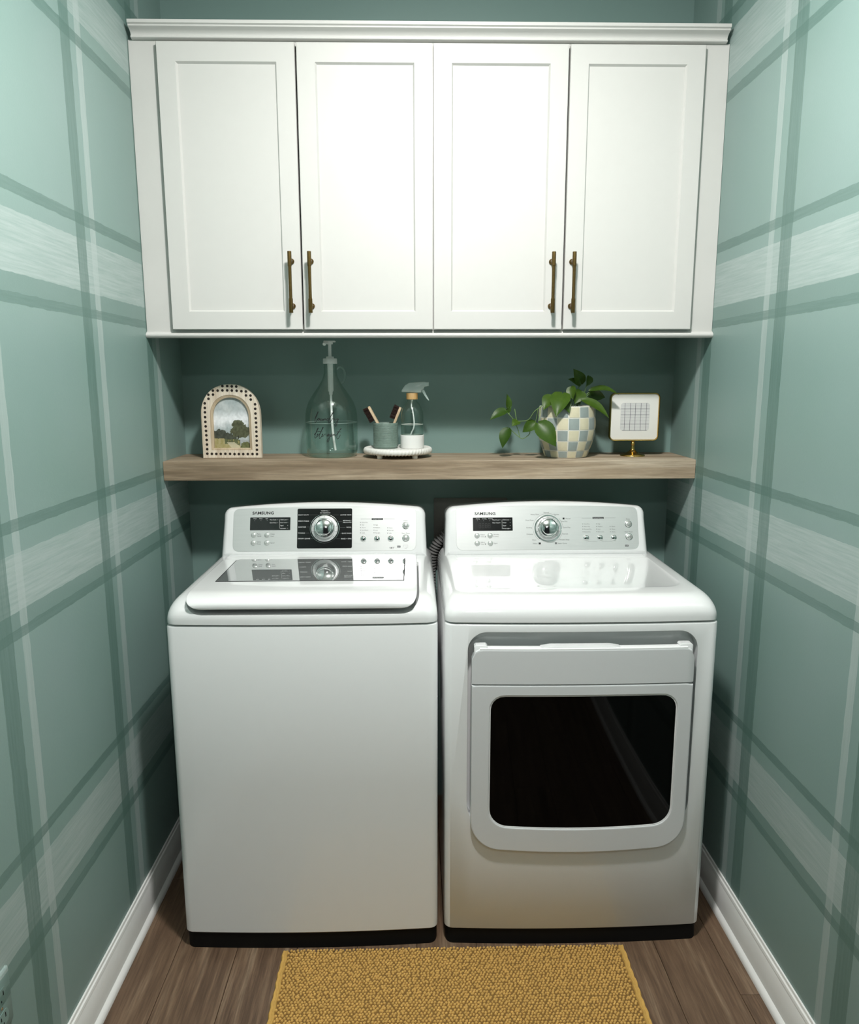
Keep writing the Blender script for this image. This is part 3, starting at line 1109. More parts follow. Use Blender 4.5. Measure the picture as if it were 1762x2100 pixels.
console_shell(d, DXC)
face_sheet(d, DXC, -.2935, .3005)
pr = Print(DXC)
pr.text('S\u039bMSUNG', -.2330, .1272, .0088, 'print_dark', 'LEFT', .0680, .022)
display(d, DXC, pr, -.2390, -.1095, .0703, .1141, ('Drying', 'Cooling', 'Wrinkle'), ('Mixed Load', 'Filter Check'), ('Child Lock', 'Steam', 'Signal', 'Drum Light'), True)
for bx, bt, l1, l2 in ((-.2261, .0550, 'Adjust', 'Time \u25b2'), (-.1839, .0553, 'Wrinkle', 'Prevent'), (-.2260, .0300, 'Adjust', 'Time \u25bc'), (-.1834, .0298, 'Signal', '')):
    button(d, DXC, bx, bt, .0085)
    if l2:
        pr.text(l1, bx + .0110, bt + .0032, .0038, 'print_grey')
        pr.text(l2, bx + .0110, bt - .0034, .0038, 'print_grey')
    else:
        pr.text(l1, bx + .0110, bt, .0038, 'print_grey')
dial(d, DXC, .0055, .0775, .0400, .0305)
pr.arc(.0055, .0775, .0490, 55, 232, .0005, 'print_grey')
pr.arc(.0055, .0775, .0490, 0, 42, .0005, 'print_grey')
pr.arc(.0055, .0775, .0490, -52, -18, .0005, 'print_grey')
for s, x_, t_, al in (('Normal', .0017, .1300, 'CENTER'), ('Heavy Duty', -.0225, .1235, 'RIGHT'), ('Perm Press', -.0409, .1045, 'RIGHT'), ('Bedding', -.0468, .0803, 'RIGHT'), ('Delicates', -.0439, .0588, 'RIGHT'),
                      ('Wool', -.0345, .0398, 'RIGHT'), ('Sensor', -.0300, .0283, 'RIGHT'), ('Sanitize', .0262, .1235, 'LEFT'), ('Manual', .0645, .1095, 'LEFT'), ('Time Dry', .0470, .1001, 'LEFT'),
                      ('Quick Dry', .0540, .0803, 'LEFT'), ('Refresh', .0530, .0590, 'LEFT'), ('Wrinkle Away', .0405, .0402, 'LEFT'), ('Steam Cycles', .0354, .0285, 'LEFT')):
    pr.text(s, x_, t_, .0040, 'print_grey', al)
pr.rect(.0545, .0605, .1065, .1125, .0005, 'print_dark')
pr.rect(-.0265, -.0195, .0252, .0314, .0005, 'print_dark')
pr.rect(.0262, .0328, .0255, .0317, .0005, 'print_grey')
for kk in range(11):
    a = radians(90 + (kk - 5) * 26.5)
    pr.line([(.0055 + .0358 * cos(a), .0775 + .0358 * sin(a)), (.0055 + .0392 * cos(a), .0775 + .0392 * sin(a))], .0009, 'print_dark', .0078)
right_cluster(d, DXC, pr, ((('Very Dry', 'More Dry', 'Normal Dry', 'Damp Dry'), .0913), (('High', 'Medium', 'Low', 'Extra Low'), .0912), (('40min', '30min', '20min'), .0822)),
              .0458, ('Dry/Level', 'Temp.', 'Time'), 0, (.2690, .1068, .0901, .0648, .0485), .1108, (.1194, .1644, .2090))
pr.line([(.134, .0345), (.136, .0335), (.165, .0335)], .0004, 'print_grey')
pr.line([(.180, .0335), (.212, .0335), (.214, .0345)], .0004, 'print_grey')
pr.rect(.2550, .2660, .0166, .0225, .0006, 'print_dark')
pr.text('NSF', .2605, .0195, .0034, 'print_white', 'CENTER', .009, off=.0018)
pr.flush(d, INK)


# ================================================================== THINGS ON THE SHELF
Z0 = ZS + .0002
# ------------------------------------------------------------------ arched picture frame
FX, FY = -.5838, 2.3930
af = empty('arched_picture_frame', (FX, FY, Z0), 'arched whitewashed wood frame with dark discs for peg holes around a landscape painting', 'picture frame')


def arch(hw, z0, zsh, ztop, n=22, p=2.0):
    pts = [(-hw, z0), (hw, z0)]
    for k in range(n + 1):
        a = pi * k / n
        c_, s_ = cos(a), sin(a)
        pts.append((hw * (abs(c_) ** (2 / p)) * (1 if c_ >= 0 else -1), zsh + (ztop - zsh) * (abs(s_) ** (2 / p))))
    return [(FX + a, Z0 + b) for a, b in pts]


def y_ring(pts, y):
    return [(a, y, b) for a, b in pts]


oA = arch(.0935, 0, .135, .2340, p=2.15)
iA = arch(.0650, .0260, .130, .2010, p=2.15)
iB = arch(.0570, .0320, .128, .1925, p=2.15)
fr = part('frame', loft([y_ring(oA, FY + .020), y_ring(oA, FY + .0015), y_ring(inset2d(oA, .0015), FY), y_ring(iA, FY), y_ring(iA, FY + .018)], False, False), 'framewood', af, 35)
part('inner_lip', loft([y_ring(inset2d(iA, -.0004), FY + .002), y_ring(inset2d(iA, .0012), FY + .0008), y_ring(inset2d(iA, .0045), FY + .003), y_ring(iB, FY + .004), y_ring(iB, FY + .014)], False, False), 'framewood2', fr, 35)
part('backing', loft([y_ring(oA, FY + .0202), y_ring(oA, FY + .0230)]), 'framewood2', af)
dots = [(215, 583), (217, 697), (219, 808), (222, 930), (228, 1050), (235, 1165), (243, 1280), (250, 1393), (258, 1510), (266, 1630), (270, 1748), (272, 1865), (390, 1870), (505, 1872), (620, 1872), (738, 1870),
        (860, 1872), (975, 1878), (1087, 1878), (1200, 1878), (1318, 1878), (1440, 1878), (1557, 1880), (1500, 608), (1505, 723), (1512, 843), (1520, 962), (1528, 1075), (1533, 1190), (1537, 1303), (1542, 1418),
        (1547, 1535), (1550, 1652), (1554, 1768), (312, 467), (427, 362), (310, 365), (424, 262), (545, 262), (668, 258), (790, 258), (907, 262), (1030, 267), (1150, 278), (1265, 285), (668, 150), (790, 150),
        (905, 158), (1020, 162), (1268, 385), (1383, 388), (1390, 490)]
gs = []
for px, py in dots:
    xx = FX + (px - 915 + .047 * (1870 - py)) * 1.235e-4
    zz = Z0 + .0140 + (1870 - py) * 1.245e-4
    gs.append(xform(lathe([(.0043, 0), (.0043, .0004), (.0031, .0002), (.0002, .0001)], 10, cap0=False), Matrix.Translation((xx, FY, zz)) @ Matrix.Rotation(pi / 2, 4, 'X')))
part('peg_hole_discs', join(*gs), 'hole_shade', fr, 50)  # flush dark discs stand for the shade inside the peg holes


def landscape(u, v):
    """u,v in 0..1 -> linear colour of a small cloudy landscape"""
    n1 = noise.fractal(Vector((u * 5, v * 5, 1.7)), 1.0, 2.0, 4)
    n2 = noise.fractal(Vector((u * 16, v * 16, 5.1)), 1.0, 2.0, 3)
    # sky
    base = Vector((.36, .42, .43)).lerp(Vector((.54, .58, .58)), min(1, max(0, .5 + n1 * .8)))
    wc = max(0, 1 - abs(v - .55 + .05 * n1) / .19)
    base = base.lerp(Vector((.82, .84, .86)), min(1, wc * 1.25 + .2 * n2 * wc))
    base *= 1 + .12 * n2
    # far tree line
    top = .285 + .075 * max(0, 1 - abs(u - .17) / .22) + .03 * n2 + (.02 if u < .5 else 0)
    if .16 < v < top and u < .62:
        base = Vector((.055, .062, .045)) * (1 + .5 * n2)
    # big tree
    du, dv = (u - .73) / .27, (v - .335) / .125
    du2, dv2 = (u - .66) / .16, (v - .46) / .085
    if du * du + dv * dv < 1 + .5 * n2 or du2 * du2 + dv2 * dv2 < 1 + .5 * n2:
        base = Vector((.060, .066, .038)) * (1 + .7 * n2) + Vector((.02, .02, .006))
    if abs(u - .64 - (v - .16) * .3) < .018 and .15 < v < .25:
        base = Vector((.03, .028, .02))
    # ground
    g = .205 - .05 * u + .012 * n1
    if v < g:
        base = Vector((.33, .29, .11)).lerp(Vector((.42, .36, .19)), min(1, max(0, .5 + n2)))
        if u > .30 and v > g - .10 and u < .72 and n2 + .5 - abs(u - .45) * 1.2 > 0:
            base = Vector((.10, .115, .05)) * (1 + .5 * n2)
        if abs(u - (.62 - v * 1.4)) < .05 + (.09 - v * .3):
            base = base.lerp(Vector((.62, .57, .42)), .75) if v < .12 else base
        if u > .70 and v > .05:
            base = Vector((.40, .42, .44)) * (1 + .1 * n2)
        e = ((u - .86) / .16) ** 2 + ((v - .03) / .10) ** 2
        if e < 1 + .4 * n2:
            base = Vector((.12, .13, .05)) * (1 + .5 * n2)
    return base


nu, nv = 90, 120
hw_, zz0, zz1 = .0600, .0300, .1960
V = [(FX - hw_ + 2 * hw_ * i / nu, FY + .0120, Z0 + zz0 + (zz1 - zz0) * j / nv) for j in range(nv + 1) for i in range(nu + 1)]
F = [(j * (nu + 1) + i, j * (nu + 1) + i + 1, (j + 1) * (nu + 1) + i + 1, (j + 1) * (nu + 1) + i) for j in range(nv) for i in range(nu)]
pic = part('painting', (V, F), 'painting', af)
ca = pic.data.color_attributes.new('paint', 'FLOAT_COLOR', 'POINT')
for v_, c_ in zip(pic.data.vertices, ca.data):
    q = landscape((v_.co.x + hw_) / (2 * hw_), (v_.co.z - zz0) / (zz1 - zz0))
    c_.color = (max(0, q.x), max(0, q.y), max(0, q.z), 1)

# ------------------------------------------------------------------ glass jug with pump
JX, JY = -.2690, 2.4430
jug = empty('glass_jug', (JX, JY, Z0), 'clear glass jug of laundry detergent with a milky pump top', 'jug')
po = [(.030, .0030), (.060, .0015), (.070, .0010), (.0770, .0050), (.0822, .0150), (.0838, .030), (.0842, .080), (.0842, .120), (.0832, .140), (.0795, .158), (.0720, .178), (.0620, .195), (.0500, .2120),
      (.0385, .228), (.0290, .244), (.0228, .258), (.0205, .270), (.0198, .283), (.0205, .2835), (.0212, .286), (.0205, .2885), (.0195, .289), (.0195, .297)]
gout = lathe(po, 56, (JX, JY, Z0), True, False)
part('glass', gout, 'glass', jug, 60)
ang = radians(-12)
ex, ey = cos(ang), sin(ang)
hpts = [(.0215, .282), (.032, .287), (.043, .281), (.0490, .266), (.0470, .250), (.0400, .238), (.0330, .2370)]
part('loop_handle', tube(smooth_path([(JX + a * ex, JY + a * ey, Z0 + b) for a, b in hpts], 5), .0042, 10), 'glass', jug, 60)
lz = .1110
pli = [(.058, .0045), (.069, .0050), (.0755, .0085), (.0800, .0165), (.0814, .031), (.0818, .080), (.0818, lz)]
part('detergent', lathe(pli, 56, (JX, JY, Z0), True, True), 'liquid', jug, 60)
part('liquid_line', lathe([(.0822, lz - .0006), (.0828, lz), (.0822, lz + .0006), (.0814, lz)], 56, (JX, JY, Z0), False, False), 'meniscus_glint', jug, 60)  # pale ring painted in for the highlight along the liquid surface
pump = part('pump', lathe([(.0010, .2985), (.0225, .2985), (.0228, .3000), (.0224, .3130), (.0212, .3145), (.0125, .3150), (.0120, .3205), (.0062, .3210), (.0052, .3215), (.0052, .3590), (.0100, .3592),
                           (.0104, .3610), (.0104, .3660), (.0010, .3662)], 32, (JX, JY, Z0)), 'milky', jug, 40)
part('nozzle', box(JX - .0185, JX + .0185, JY - .012, JY + .012, Z0 + .3655, Z0 + .3700, .0015, 2), 'milky', pump, 40)
part('spout', tube(smooth_path([(JX - .004, JY, Z0 + .3635), (JX - .009, JY - .016, Z0 + .3640), (JX - .012, JY - .030, Z0 + .3615), (JX - .013, JY - .037, Z0 + .3570)], 5), .0052, 10), 'milky', pump, 50)
part('pump_barrel', lathe([(.0095, .2985), (.0090, .290), (.0090, .212), (.0062, .208), (.0060, .200)], 20, (JX, JY, Z0)), 'milky', pump, 40)
part('dip_tube', tube(smooth_path([(JX, JY, Z0 + .205), (JX + .0005, JY, Z0 + .17), (JX + .002, JY - .002, Z0 + .11), (JX + .006, JY - .004, Z0 + .06), (JX + .0115, JY - .006, Z0 + .0200)], 5), .0040, 10), 'milky', pump, 50)
strokes = [
    # laundry
    [(425, 455), (445, 440), (500, 340), (550, 245), (545, 232), (505, 300), (452, 400), (430, 500), (440, 545), (470, 530), (510, 480), (545, 435), (590, 425), (560, 430), (535, 470), (545, 498), (580, 470), (605, 430), (600, 480), (620, 485),
     (652, 430), (638, 480), (655, 495), (695, 440), (688, 482), (708, 480), (735, 435), (727, 488), (752, 450), (778, 432), (782, 472), (808, 472), (845, 430), (878, 425), (848, 425), (822, 460), (832, 490), (872, 465), (925, 395), (985, 310),
     (1025, 258), (1012, 250), (962, 330), (902, 440), (872, 520), (890, 560), (930, 530), (975, 465), (1000, 425), (1030, 445), (1022, 480), (1055, 430), (1043, 470), (1062, 488), (1105, 455), (1150, 430), (1142, 500), (1120, 580), (1085, 665),
     (1060, 640), (1072, 590), (1122, 520), (1185, 445)],
    # detergent
    [(440, 888), (400, 900), (390, 920), (432, 900), (482, 820), (540, 725), (525, 720), (472, 810), (422, 920), (405, 1000), (425, 1022), (470, 980), (505, 930), (528, 905), (515, 890), (492, 930), (505, 970), (545, 935), (582, 890), (642, 800),
     (702, 705), (690, 695), (642, 790), (584, 920), (566, 1010), (586, 1030), (632, 980), (665, 935), (690, 905), (676, 890), (656, 930), (668, 972), (705, 945), (748, 895), (780, 905), (785, 945), (815, 950), (880, 900), (842, 900), (822, 948),
     (850, 960), (892, 910), (890, 1000), (870, 1080), (836, 1135), (812, 1110), (824, 1068), (872, 1010), (925, 950), (958, 910), (944, 890), (922, 930), (934, 970), (972, 940), (1005, 900), (1015, 940), (1042, 902), (1056, 905), (1052, 952),
     (1075, 950), (1120, 895), (1192, 800), (1250, 745), (1240, 735), (1182, 820), (1122, 930), (1110, 1010), (1130, 1045), (1172, 1010), (1222, 920)],
    [(510, 822), (560, 815), (680, 830)], [(1100, 836), (1150, 826), (1232, 832)]]
gs = []
for s in strokes:
    pts = []
    for q in smooth_path([(a, b, 0) for a, b in s], 4):
        xo = (q.x - 872) * 1.045e-4
        zo = (1640 - q.y) * 1.052e-4
        a = xo / .0842
        pts.append((JX + .0845 * sin(a), JY - .0845 * cos(a), Z0 + zo))
    gs.append(tube(pts, .00085, 5))
part('lettering', join(*gs), 'print_dark', jug, 60)

# ------------------------------------------------------------------ riser tray with cup, brushes and spray bottle
TX, TY = -.0535, 2.4250
tr = empty('riser_tray', (TX, TY, Z0), 'round white footed riser tray with a rope-twist rim', 'tray')
ZT = Z0 + .0285
part('plate', lathe([(.0010, .0155), (.1000, .0155), (.1030, .0200), (.1030, .0270), (.1015, .0285), (.0010, .0285)], 56, (TX, TY, Z0)), 'white_clay', tr, 40)
nu_, nw = 288, 12
rings = []
for i in range(nu_):
    a = 2 * pi * i / nu_
    ring_ = []
    for j in range(nw):
        b = 2 * pi * j / nw
        r = .0098 * (1 + .10 * cos(60 * a - 2.0 * b))
        ring_.append((TX + (.1030 + r * cos(b) * .85) * cos(a), TY + (.1030 + r * cos(b) * .85) * sin(a), Z0 + .0215 + r * sin(b)))
    rings.append(ring_)
rings.append(rings[0])
part('rope_rim', loft(rings, False, False), 'white_clay', tr, 60)
for sx, sy in ((-1, -1), (1, -1), (-1, 1), (1, 1)):
    part('foot', lathe([(.0075, 0), (.0085, .0010), (.0090, .0160)], 20, (TX + sx * .0555, TY + sy * .070, Z0)), 'white_clay', tr, 40)

CX, CY = -.0920, 2.4180
ZT2 = ZT + .0002
cu = empty('ribbed_cup', (CX, CY, ZT2), 'sage green ribbed stoneware cup holding two brushes on the tray', 'cup')
pc_ = [(.034, .0), (.0375, .0015), (.0385, .0045)]
zz = .006
while zz < .078:
    pc_ += [(.0398, zz), (.0402, zz + .0011), (.0398, zz + .0022), (.0390, zz + .0028)]
    zz += .0034
pc_ += [(.0398, .0795), (.0392, .0815), (.0375, .0815), (.0368, .0795), (.0365, .006), (.001, .005)]
part('wall', lathe(pc_, 44, (CX, CY, ZT2)), 'cup', cu, 60)


def brush(label, top, bot, bn, yc):
    """top/bot: ends of the wooden back in the (x, z) plane; bn: bristle side"""
    T, B = Vector((top[0], yc, top[1])), Vector((bot[0], yc, bot[1]))
    ax = (T - B).normalized()
    L = (T - B).length
    up = Vector((0, 1, 0))
    nn = ax.cross(up) * bn
    base = empty('shoe_brush', B, label, 'brush', 'wooden brushes in the cup')
    mtx = Matrix(((ax.x, up.x, nn.x, B.x), (ax.y, up.y, nn.y, B.y), (ax.z, up.z, nn.z, B.z), (0, 0, 0, 1)))
    hw = .0140
    pts = rrect(0, L, -hw, hw, .0125, 6)
    rg = []
    for h, i in ((-.0040, .0020), (-.0028, .0004), (.0, 0), (.0030, .0), (.0042, .0012)):
        rg.append([mtx @ Vector((a, b, h)) for a, b in inset2d(pts, i)])
    part('wooden_back', loft(rg), 'beech', base, 40)
    g = []
    rnd = random.Random(3)
    for i in range(13):
        for j in range(4):
            a = L * .67 + (L * .31) * i / 12
            b = -.0100 + .0200 * j / 3
            for q in range(5):
                da, db = rnd.uniform(-.0014, .0014), rnd.uniform(-.0016, .0016)
                p0 = Vector((a + da, b + db, .0040))
                p1 = Vector((a + da * 2.2 + rnd.uniform(-.0008, .0008), b + db * 2.2, .0215 + rnd.uniform(-.0015, .001)))
                g.append(xform(tube([p0, p0.lerp(p1, .5), p1], [.00055, .0005, .0004], 4), mtx))
    tag(part('bristles', join(*g), 'bristle', base), kind='stuff')


brush('pale wooden brush leaning left in the cup, bristles facing left', (-.1455, 1.4385), (-.0790, 1.3150), 1, 2.412)
brush('pale wooden brush leaning right in the cup, beside the spray bottle', (-.0430, 1.4350), (-.0905, 1.3180), 1, 2.430)

SX, SY = -.0062, 2.4200
sp = empty('spray_bottle', (SX, SY, ZT2), 'clear glass spray bottle with a white base sleeve and bamboo collar', 'spray bottle')
part('glass', lathe([(.030, .001), (.0340, .002), (.0360, .006), (.0362, .050), (.0362, .104), (.0350, .116), (.0305, .130), (.0240, .141), (.0170, .149), (.0140, .154), (.0135, .160)], 40, (SX, SY, ZT2), True, False), 'glass', sp, 60)
part('sleeve', lathe([(.0362, .0420), (.0372, .0428), (.0384, .0424), (.0386, .0410), (.0386, .0030), (.0370, .0004), (.0010, .0002)], 40, (SX, SY, ZT2), False), 'sleeve', sp, 40)
lz2 = .0760
part('cleaning_liquid', lathe([(.0335, .003), (.0350, .006), (.0352, lz2)], 40, (SX, SY, ZT2)), 'liquid', sp, 60)
part('liquid_line', lathe([(.0352, lz2 - .0008), (.0360, lz2), (.0352, lz2 + .0008), (.0344, lz2)], 40, (SX, SY, ZT2), False, False), 'mat_board', sp, 60)
part('collar', lathe([(.0172, .1560), (.0182, .1565), (.0184, .1580), (.0184, .1750), (.0178, .1760), (.0010, .1762)], 32, (SX, SY, ZT2)), 'bamboo', sp, 40)


def slab_y(pts, y0, y1, e=.002):
    return loft([[(a, y0 + e, b) for a, b in inset2d(pts, e)], [(a, y0 + e * .3, b) for a, b in inset2d(pts, e * .3)] if False else [(a, y0 + e * 1.2, b) for a, b in pts], [(a, y1 - e * 1.2, b) for a, b in pts], [(a, y1 - e, b) for a, b in inset2d(pts, e)]])


hd = [(-.0400, 1.4911), (-.0349, 1.4996), (-.0277, 1.5094), (-.0148, 1.5164), (.0066, 1.5181), (.0322, 1.5194), (.0458, 1.5177), (.0464, 1.5065), (.0336, 1.5037), (.0322, 1.498), (.025, 1.4938), (.0235, 1.4854), (.0035, 1.484), (-.0236, 1.4869), (-.0386, 1.4876)]
dz_ = ZT2 + .1762 - 1.4838
head = part('sprayer_head', loft([[(a, SY - y_, b + dz_) for a, b in (inset2d(hd, i))] for y_, i in ((-.0110, .0025), (-.0095, .0006), (-.0080, 0), (.0080, 0), (.0095, .0006), (.0110, .0025))]), 'headplastic', sp, 40)
tg = [(.0264, 1.4966), (.0336, 1.4938), (.0392, 1.4797), (.0492, 1.4613), (.0478, 1.4588), (.0406, 1.4656), (.0307, 1.4797), (.025, 1.4896)]
part('trigger', loft([[(a, SY - y_, b + dz_) for a, b in inset2d(tg, i)] for y_, i in ((-.0065, .0008), (-.0052, 0), (.0052, 0), (.0065, .0008))]), 'headplastic', head, 40)
part('nozzle', box(.0400, .0480, SY - .0075, SY + .0075, 1.5060 + dz_, 1.5185 + dz_, .0012, 2), 'headplastic', head, 40)
part('dip_tube', tube(smooth_path([(-.0070, SY, ZT2 + .157), (-.0082, SY, 1.4373), (-.0040, SY - .002, 1.4231), (-.0012, SY - .003, 1.4017), (.0001, SY - .003, 1.386), (-.0014, SY - .003, 1.3688), (-.0072, SY, 1.3559), (-.0150, SY, 1.336)], 4), .0024, 8), 'milky', sp, 50)

# ------------------------------------------------------------------ checkered pot with trailing pothos
PX, PY = .4930, 2.4080
pp = empty('potted_pothos', (PX, PY, Z0), 'pothos plant trailing from a cream and blue-grey checkered pot', 'potted plant')
prof_p = [(.0640, .0), (.0680, .0030), (.0770, .0300), (.0865, .0580), (.0908, .0850), (.0912, .1050), (.0900, .1300), (.0882, .1560), (.0876, .1630)]


def pot_r(z):
    for (r0, z0), (r1, z1) in zip(prof_p, prof_p[1:]):
        if z0 <= z <= z1:
            t = (z - z0) / (z1 - z0)
            return r0 + (r1 - r0) * t
    return prof_p[-1][0] if z > .1 else prof_p[0][0]


part_pot = part('pot', lathe(prof_p + [(.0868, .1640), (.0850, .1640), (.0840, .1625), (.0840, .140), (.001, .139)], 112, (PX, PY, Z0)), 'pot', pp, 40)
rowz = [(.1288, .1628), (.0905, .1278), (.0556, .0893), (.0245, .0544), (.0012, .0233)]
NC = 16
a_off = radians(-90) + .065
for ri, (za, zb) in enumerate(rowz):
    meshes = {}
    for ci in range(NC):
        rnd = random.Random(ri * 31 + ci)
        a0 = a_off + (ci - .5) * 2 * pi / NC + .018 + rnd.uniform(-.006, .006)
        a1 = a_off + (ci + .5) * 2 * pi / NC - .018 + rnd.uniform(-.006, .006)
        V, F = [], []
        for zi in range(4):
            for ai in range(4):
                for lift in (0,):
                    zq = za + .0012 + (zb - za - .0024) * zi / 3
                    aq = a0 + (a1 - a0) * ai / 3
                    edge = zi in (0, 3) or ai in (0, 3)
                    rr = pot_r(zq) + (.0009 if edge else .0016)
                    V.append((PX + rr * cos(aq), PY + rr * sin(aq), Z0 + zq))
        for zi in range(3):
            for ai in range(3):
                q = zi * 4 + ai
                F.append((q, q + 1, q + 5, q + 4))
        t_ = part('tile', (V, F), 'tile_blue' if (ri + ci) % 2 else 'tile_cream', part_pot, 60)
part('soil', lathe([(.0838, .1405), (.05, .1420), (.001, .1430)], 32, (PX, PY, Z0), False), 'soil', pp, 60)


def leaf(base, tip, w, nrm, droop=.15, fold=.25):
    B, T = Vector(base), Vector(tip)
    ax = T - B
    L = ax.length
    ax.normalize()
    nrm = Vector(nrm)
    nrm = (nrm - ax * nrm.dot(ax)).normalized()
    sd = ax.cross(nrm)
    prof = [(0, .10), (.04, .42), (.10, .74), (.20, .95), (.32, 1.0), (.46, .93), (.60, .76), (.74, .53), (.86, .29), (.95, .10), (1.0, .0)]
    V, F = [], []
    for t, ww in prof:
        c = B + ax * (t * L) + nrm * (droop * L * sin(pi * t) )
        for s in (-1, -.55, 0, .55, 1):
            hw = ww * w / 2
            back = -.06 * L * abs(s) if t < .12 else 0
            V.append(c + sd * (s * hw) + nrm * (fold * hw * abs(s) ** 1.3 - .02 * w * (1 - abs(s))) + ax * back)
    for i in range(len(prof) - 1):
        for j in range(4):
            q = i * 5 + j
            F.append((q, q + 1, q + 6, q + 5))
    return V, F


LV = [((.303, 1.368), (.284, 1.305), .034, 2.392, 2.385, (-.5, -.8, .3)), ((.295, 1.425), (.241, 1.395), .028, 2.392, 2.380, (-.3, -.8, .6)), ((.302, 1.430), (.299, 1.478), .021, 2.405, 2.420, (.5, -.8, .1)),
      ((.334, 1.391), (.311, 1.376), .024, 2.388, 2.374, (0, -.7, .7)), ((.297, 1.420), (.311, 1.440), .013, 2.396, 2.392, (.3, -.9, .2)), ((.386, 1.388), (.347, 1.356), .030, 2.372, 2.382, (.2, -.8, .5)),
      ((.387, 1.388), (.440, 1.317), .050, 2.318, 2.296, (-.05, -.95, .35)), ((.465, 1.479), (.438, 1.409), .052, 2.345, 2.300, (-.25, -.85, .4)), ((.438, 1.470), (.403, 1.428), .040, 2.352, 2.330, (-.3, -.7, .6)),
      ((.462, 1.458), (.482, 1.418), .030, 2.335, 2.312, (.2, -.8, .5)), ((.500, 1.500), (.504, 1.460), .027, 2.385, 2.372, (-.5, -.8, .2)), ((.531, 1.504), (.492, 1.524), .026, 2.400, 2.402, (.1, -.7, .7)),
      ((.538, 1.508), (.509, 1.556), .034, 2.412, 2.405, (.2, -.95, .1)), ((.562, 1.532), (.551, 1.500), .022, 2.405, 2.395, (.4, -.8, .3)), ((.536, 1.485), (.511, 1.445), .034, 2.398, 2.380, (.1, -.9, .4)),
      ((.561, 1.486), (.650, 1.474), .026, 2.390, 2.372, (.05, -.55, .85)), ((.565, 1.480), (.620, 1.465), .032, 2.420, 2.425, (.1, -.9, -.2)), ((.535, 1.458), (.613, 1.402), .032, 2.372, 2.338, (.25, -.7, .65)),
      ((.520, 1.470), (.545, 1.440), .030, 2.440, 2.450, (.2, -.8, .5)), ((.470, 1.455), (.455, 1.432), .030, 2.400, 2.380, (-.2, -.8, .5))]
for i, (b_, t_, w_, yb, yt, nr) in enumerate(LV):
    part('leaf', leaf((b_[0], yb, b_[1]), (t_[0], yt, t_[1]), w_ * 1.22, nr, .10 if i not in (15,) else .16, .28), 'leaf', pp, 80)
ST = [[(.508, 2.400, 1.418), (.5132, 2.396, 1.4408), (.536, 2.393, 1.464), (.5638, 2.390, 1.4850)], [(.520, 2.405, 1.418), (.5267, 2.40, 1.4444), (.5412, 2.40, 1.4591), (.566, 2.41, 1.4780)],
      [(.503, 2.40, 1.418), (.5019, 2.395, 1.4421), (.4988, 2.375, 1.4641), (.470, 2.350, 1.4790)], [(.505, 2.41, 1.418), (.5094, 2.41, 1.442), (.5275, 2.405, 1.4958), (.5350, 2.408, 1.5090)],
      [(.520, 2.41, 1.418), (.5243, 2.41, 1.442), (.5478, 2.405, 1.4835), (.555, 2.403, 1.5200)], [(.470, 2.40, 1.418), (.440, 2.375, 1.446), (.4129, 2.352, 1.4480), (.395, 2.340, 1.4374), (.3781, 2.350, 1.4227), (.3625, 2.372, 1.3957), (.334, 2.388, 1.3908)],
      [(.3970, 2.342, 1.4374), (.3925, 2.332, 1.4153), (.3880, 2.320, 1.3890)], [(.3839, 2.372, 1.3857), (.3719, 2.380, 1.366), (.3698, 2.386, 1.3499), (.3526, 2.390, 1.3362), (.34, 2.392, 1.3388), (.3134, 2.392, 1.3612), (.303, 2.392, 1.368)],
      [(.2936, 2.392, 1.4254), (.3038, 2.392, 1.4131), (.319, 2.392, 1.3958), (.3332, 2.392, 1.3661), (.34, 2.392, 1.3388)], [(.3221, 2.392, 1.4302), (.329, 2.390, 1.3908)], [(.302, 2.400, 1.4352), (.305, 2.394, 1.4131)],
      [(.512, 2.40, 1.418), (.522, 2.39, 1.445), (.5365, 2.372, 1.4580)], [(.500, 2.40, 1.418), (.497, 2.392, 1.46), (.500, 2.386, 1.4990)], [(.39, 2.352, 1.430), (.388, 2.362, 1.405), (.3860, 2.372, 1.388)]]
for s in ST:
    part('stem', tube(smooth_path(s, 5), .0013, 6), 'stem', pp, 80)

# ------------------------------------------------------------------ gold pedestal frame
GX, GY = .7165, 2.4230
gf = empty('pedestal_photo_frame', (GX, GY, Z0), 'gold pedestal frame with white mat and a small grid print', 'picture frame')
part('stand', lathe([(.0400, 0), (.0402, .0018), (.0385, .0040), (.0330, .0058), (.0230, .0090), (.0130, .0145), (.0075, .0205), (.0058, .0240), (.0066, .0265), (.0058, .0290), (.0050, .0330), (.0062, .0375),
                     (.0068, .0405), (.0058, .0435), (.0046, .0450), (.0062, .0475), (.0040, .0500)], 36, (GX, GY, Z0)), 'gold', gf, 50)
fo = rrect(.6370, .7985, Z0 + .0490, Z0 + .2040, .0170, 8)
fi = inset2d(fo, .0042)
gfr = part('frame', loft([[(a, GY + .012, b) for a, b in fo], [(a, GY - .004, b) for a, b in fo], [(a, GY - .0055, b) for a, b in inset2d(fo, .0009)], [(a, GY - .0050, b) for a, b in inset2d(fo, .0028)], [(a, GY - .0005, b) for a, b in fi], [(a, GY + .011, b) for a, b in fi]], True, False), 'gold', gf, 40)
part('mat_board', loft([[(a, GY + .006, b) for a, b in fi], [(a, GY - .0012, b) for a, b in fi], [(a, GY - .0013, b) for a, b in inset2d(fi, .0005)]]), 'mat_board', gf, 40)
gp = rrect(.6715, .7665, Z0 + .0815, Z0 + .1715, .0090, 6)
gpo = part('print', loft([[(a, GY - .0012, b) for a, b in gp], [(a, GY - .0015, b) for a, b in gp]]), 'paper', gf)
dk, pl_ = [], []
gx0, gx1, gz0, gz1 = .6725, .7655, Z0 + .0820, Z0 + .1710
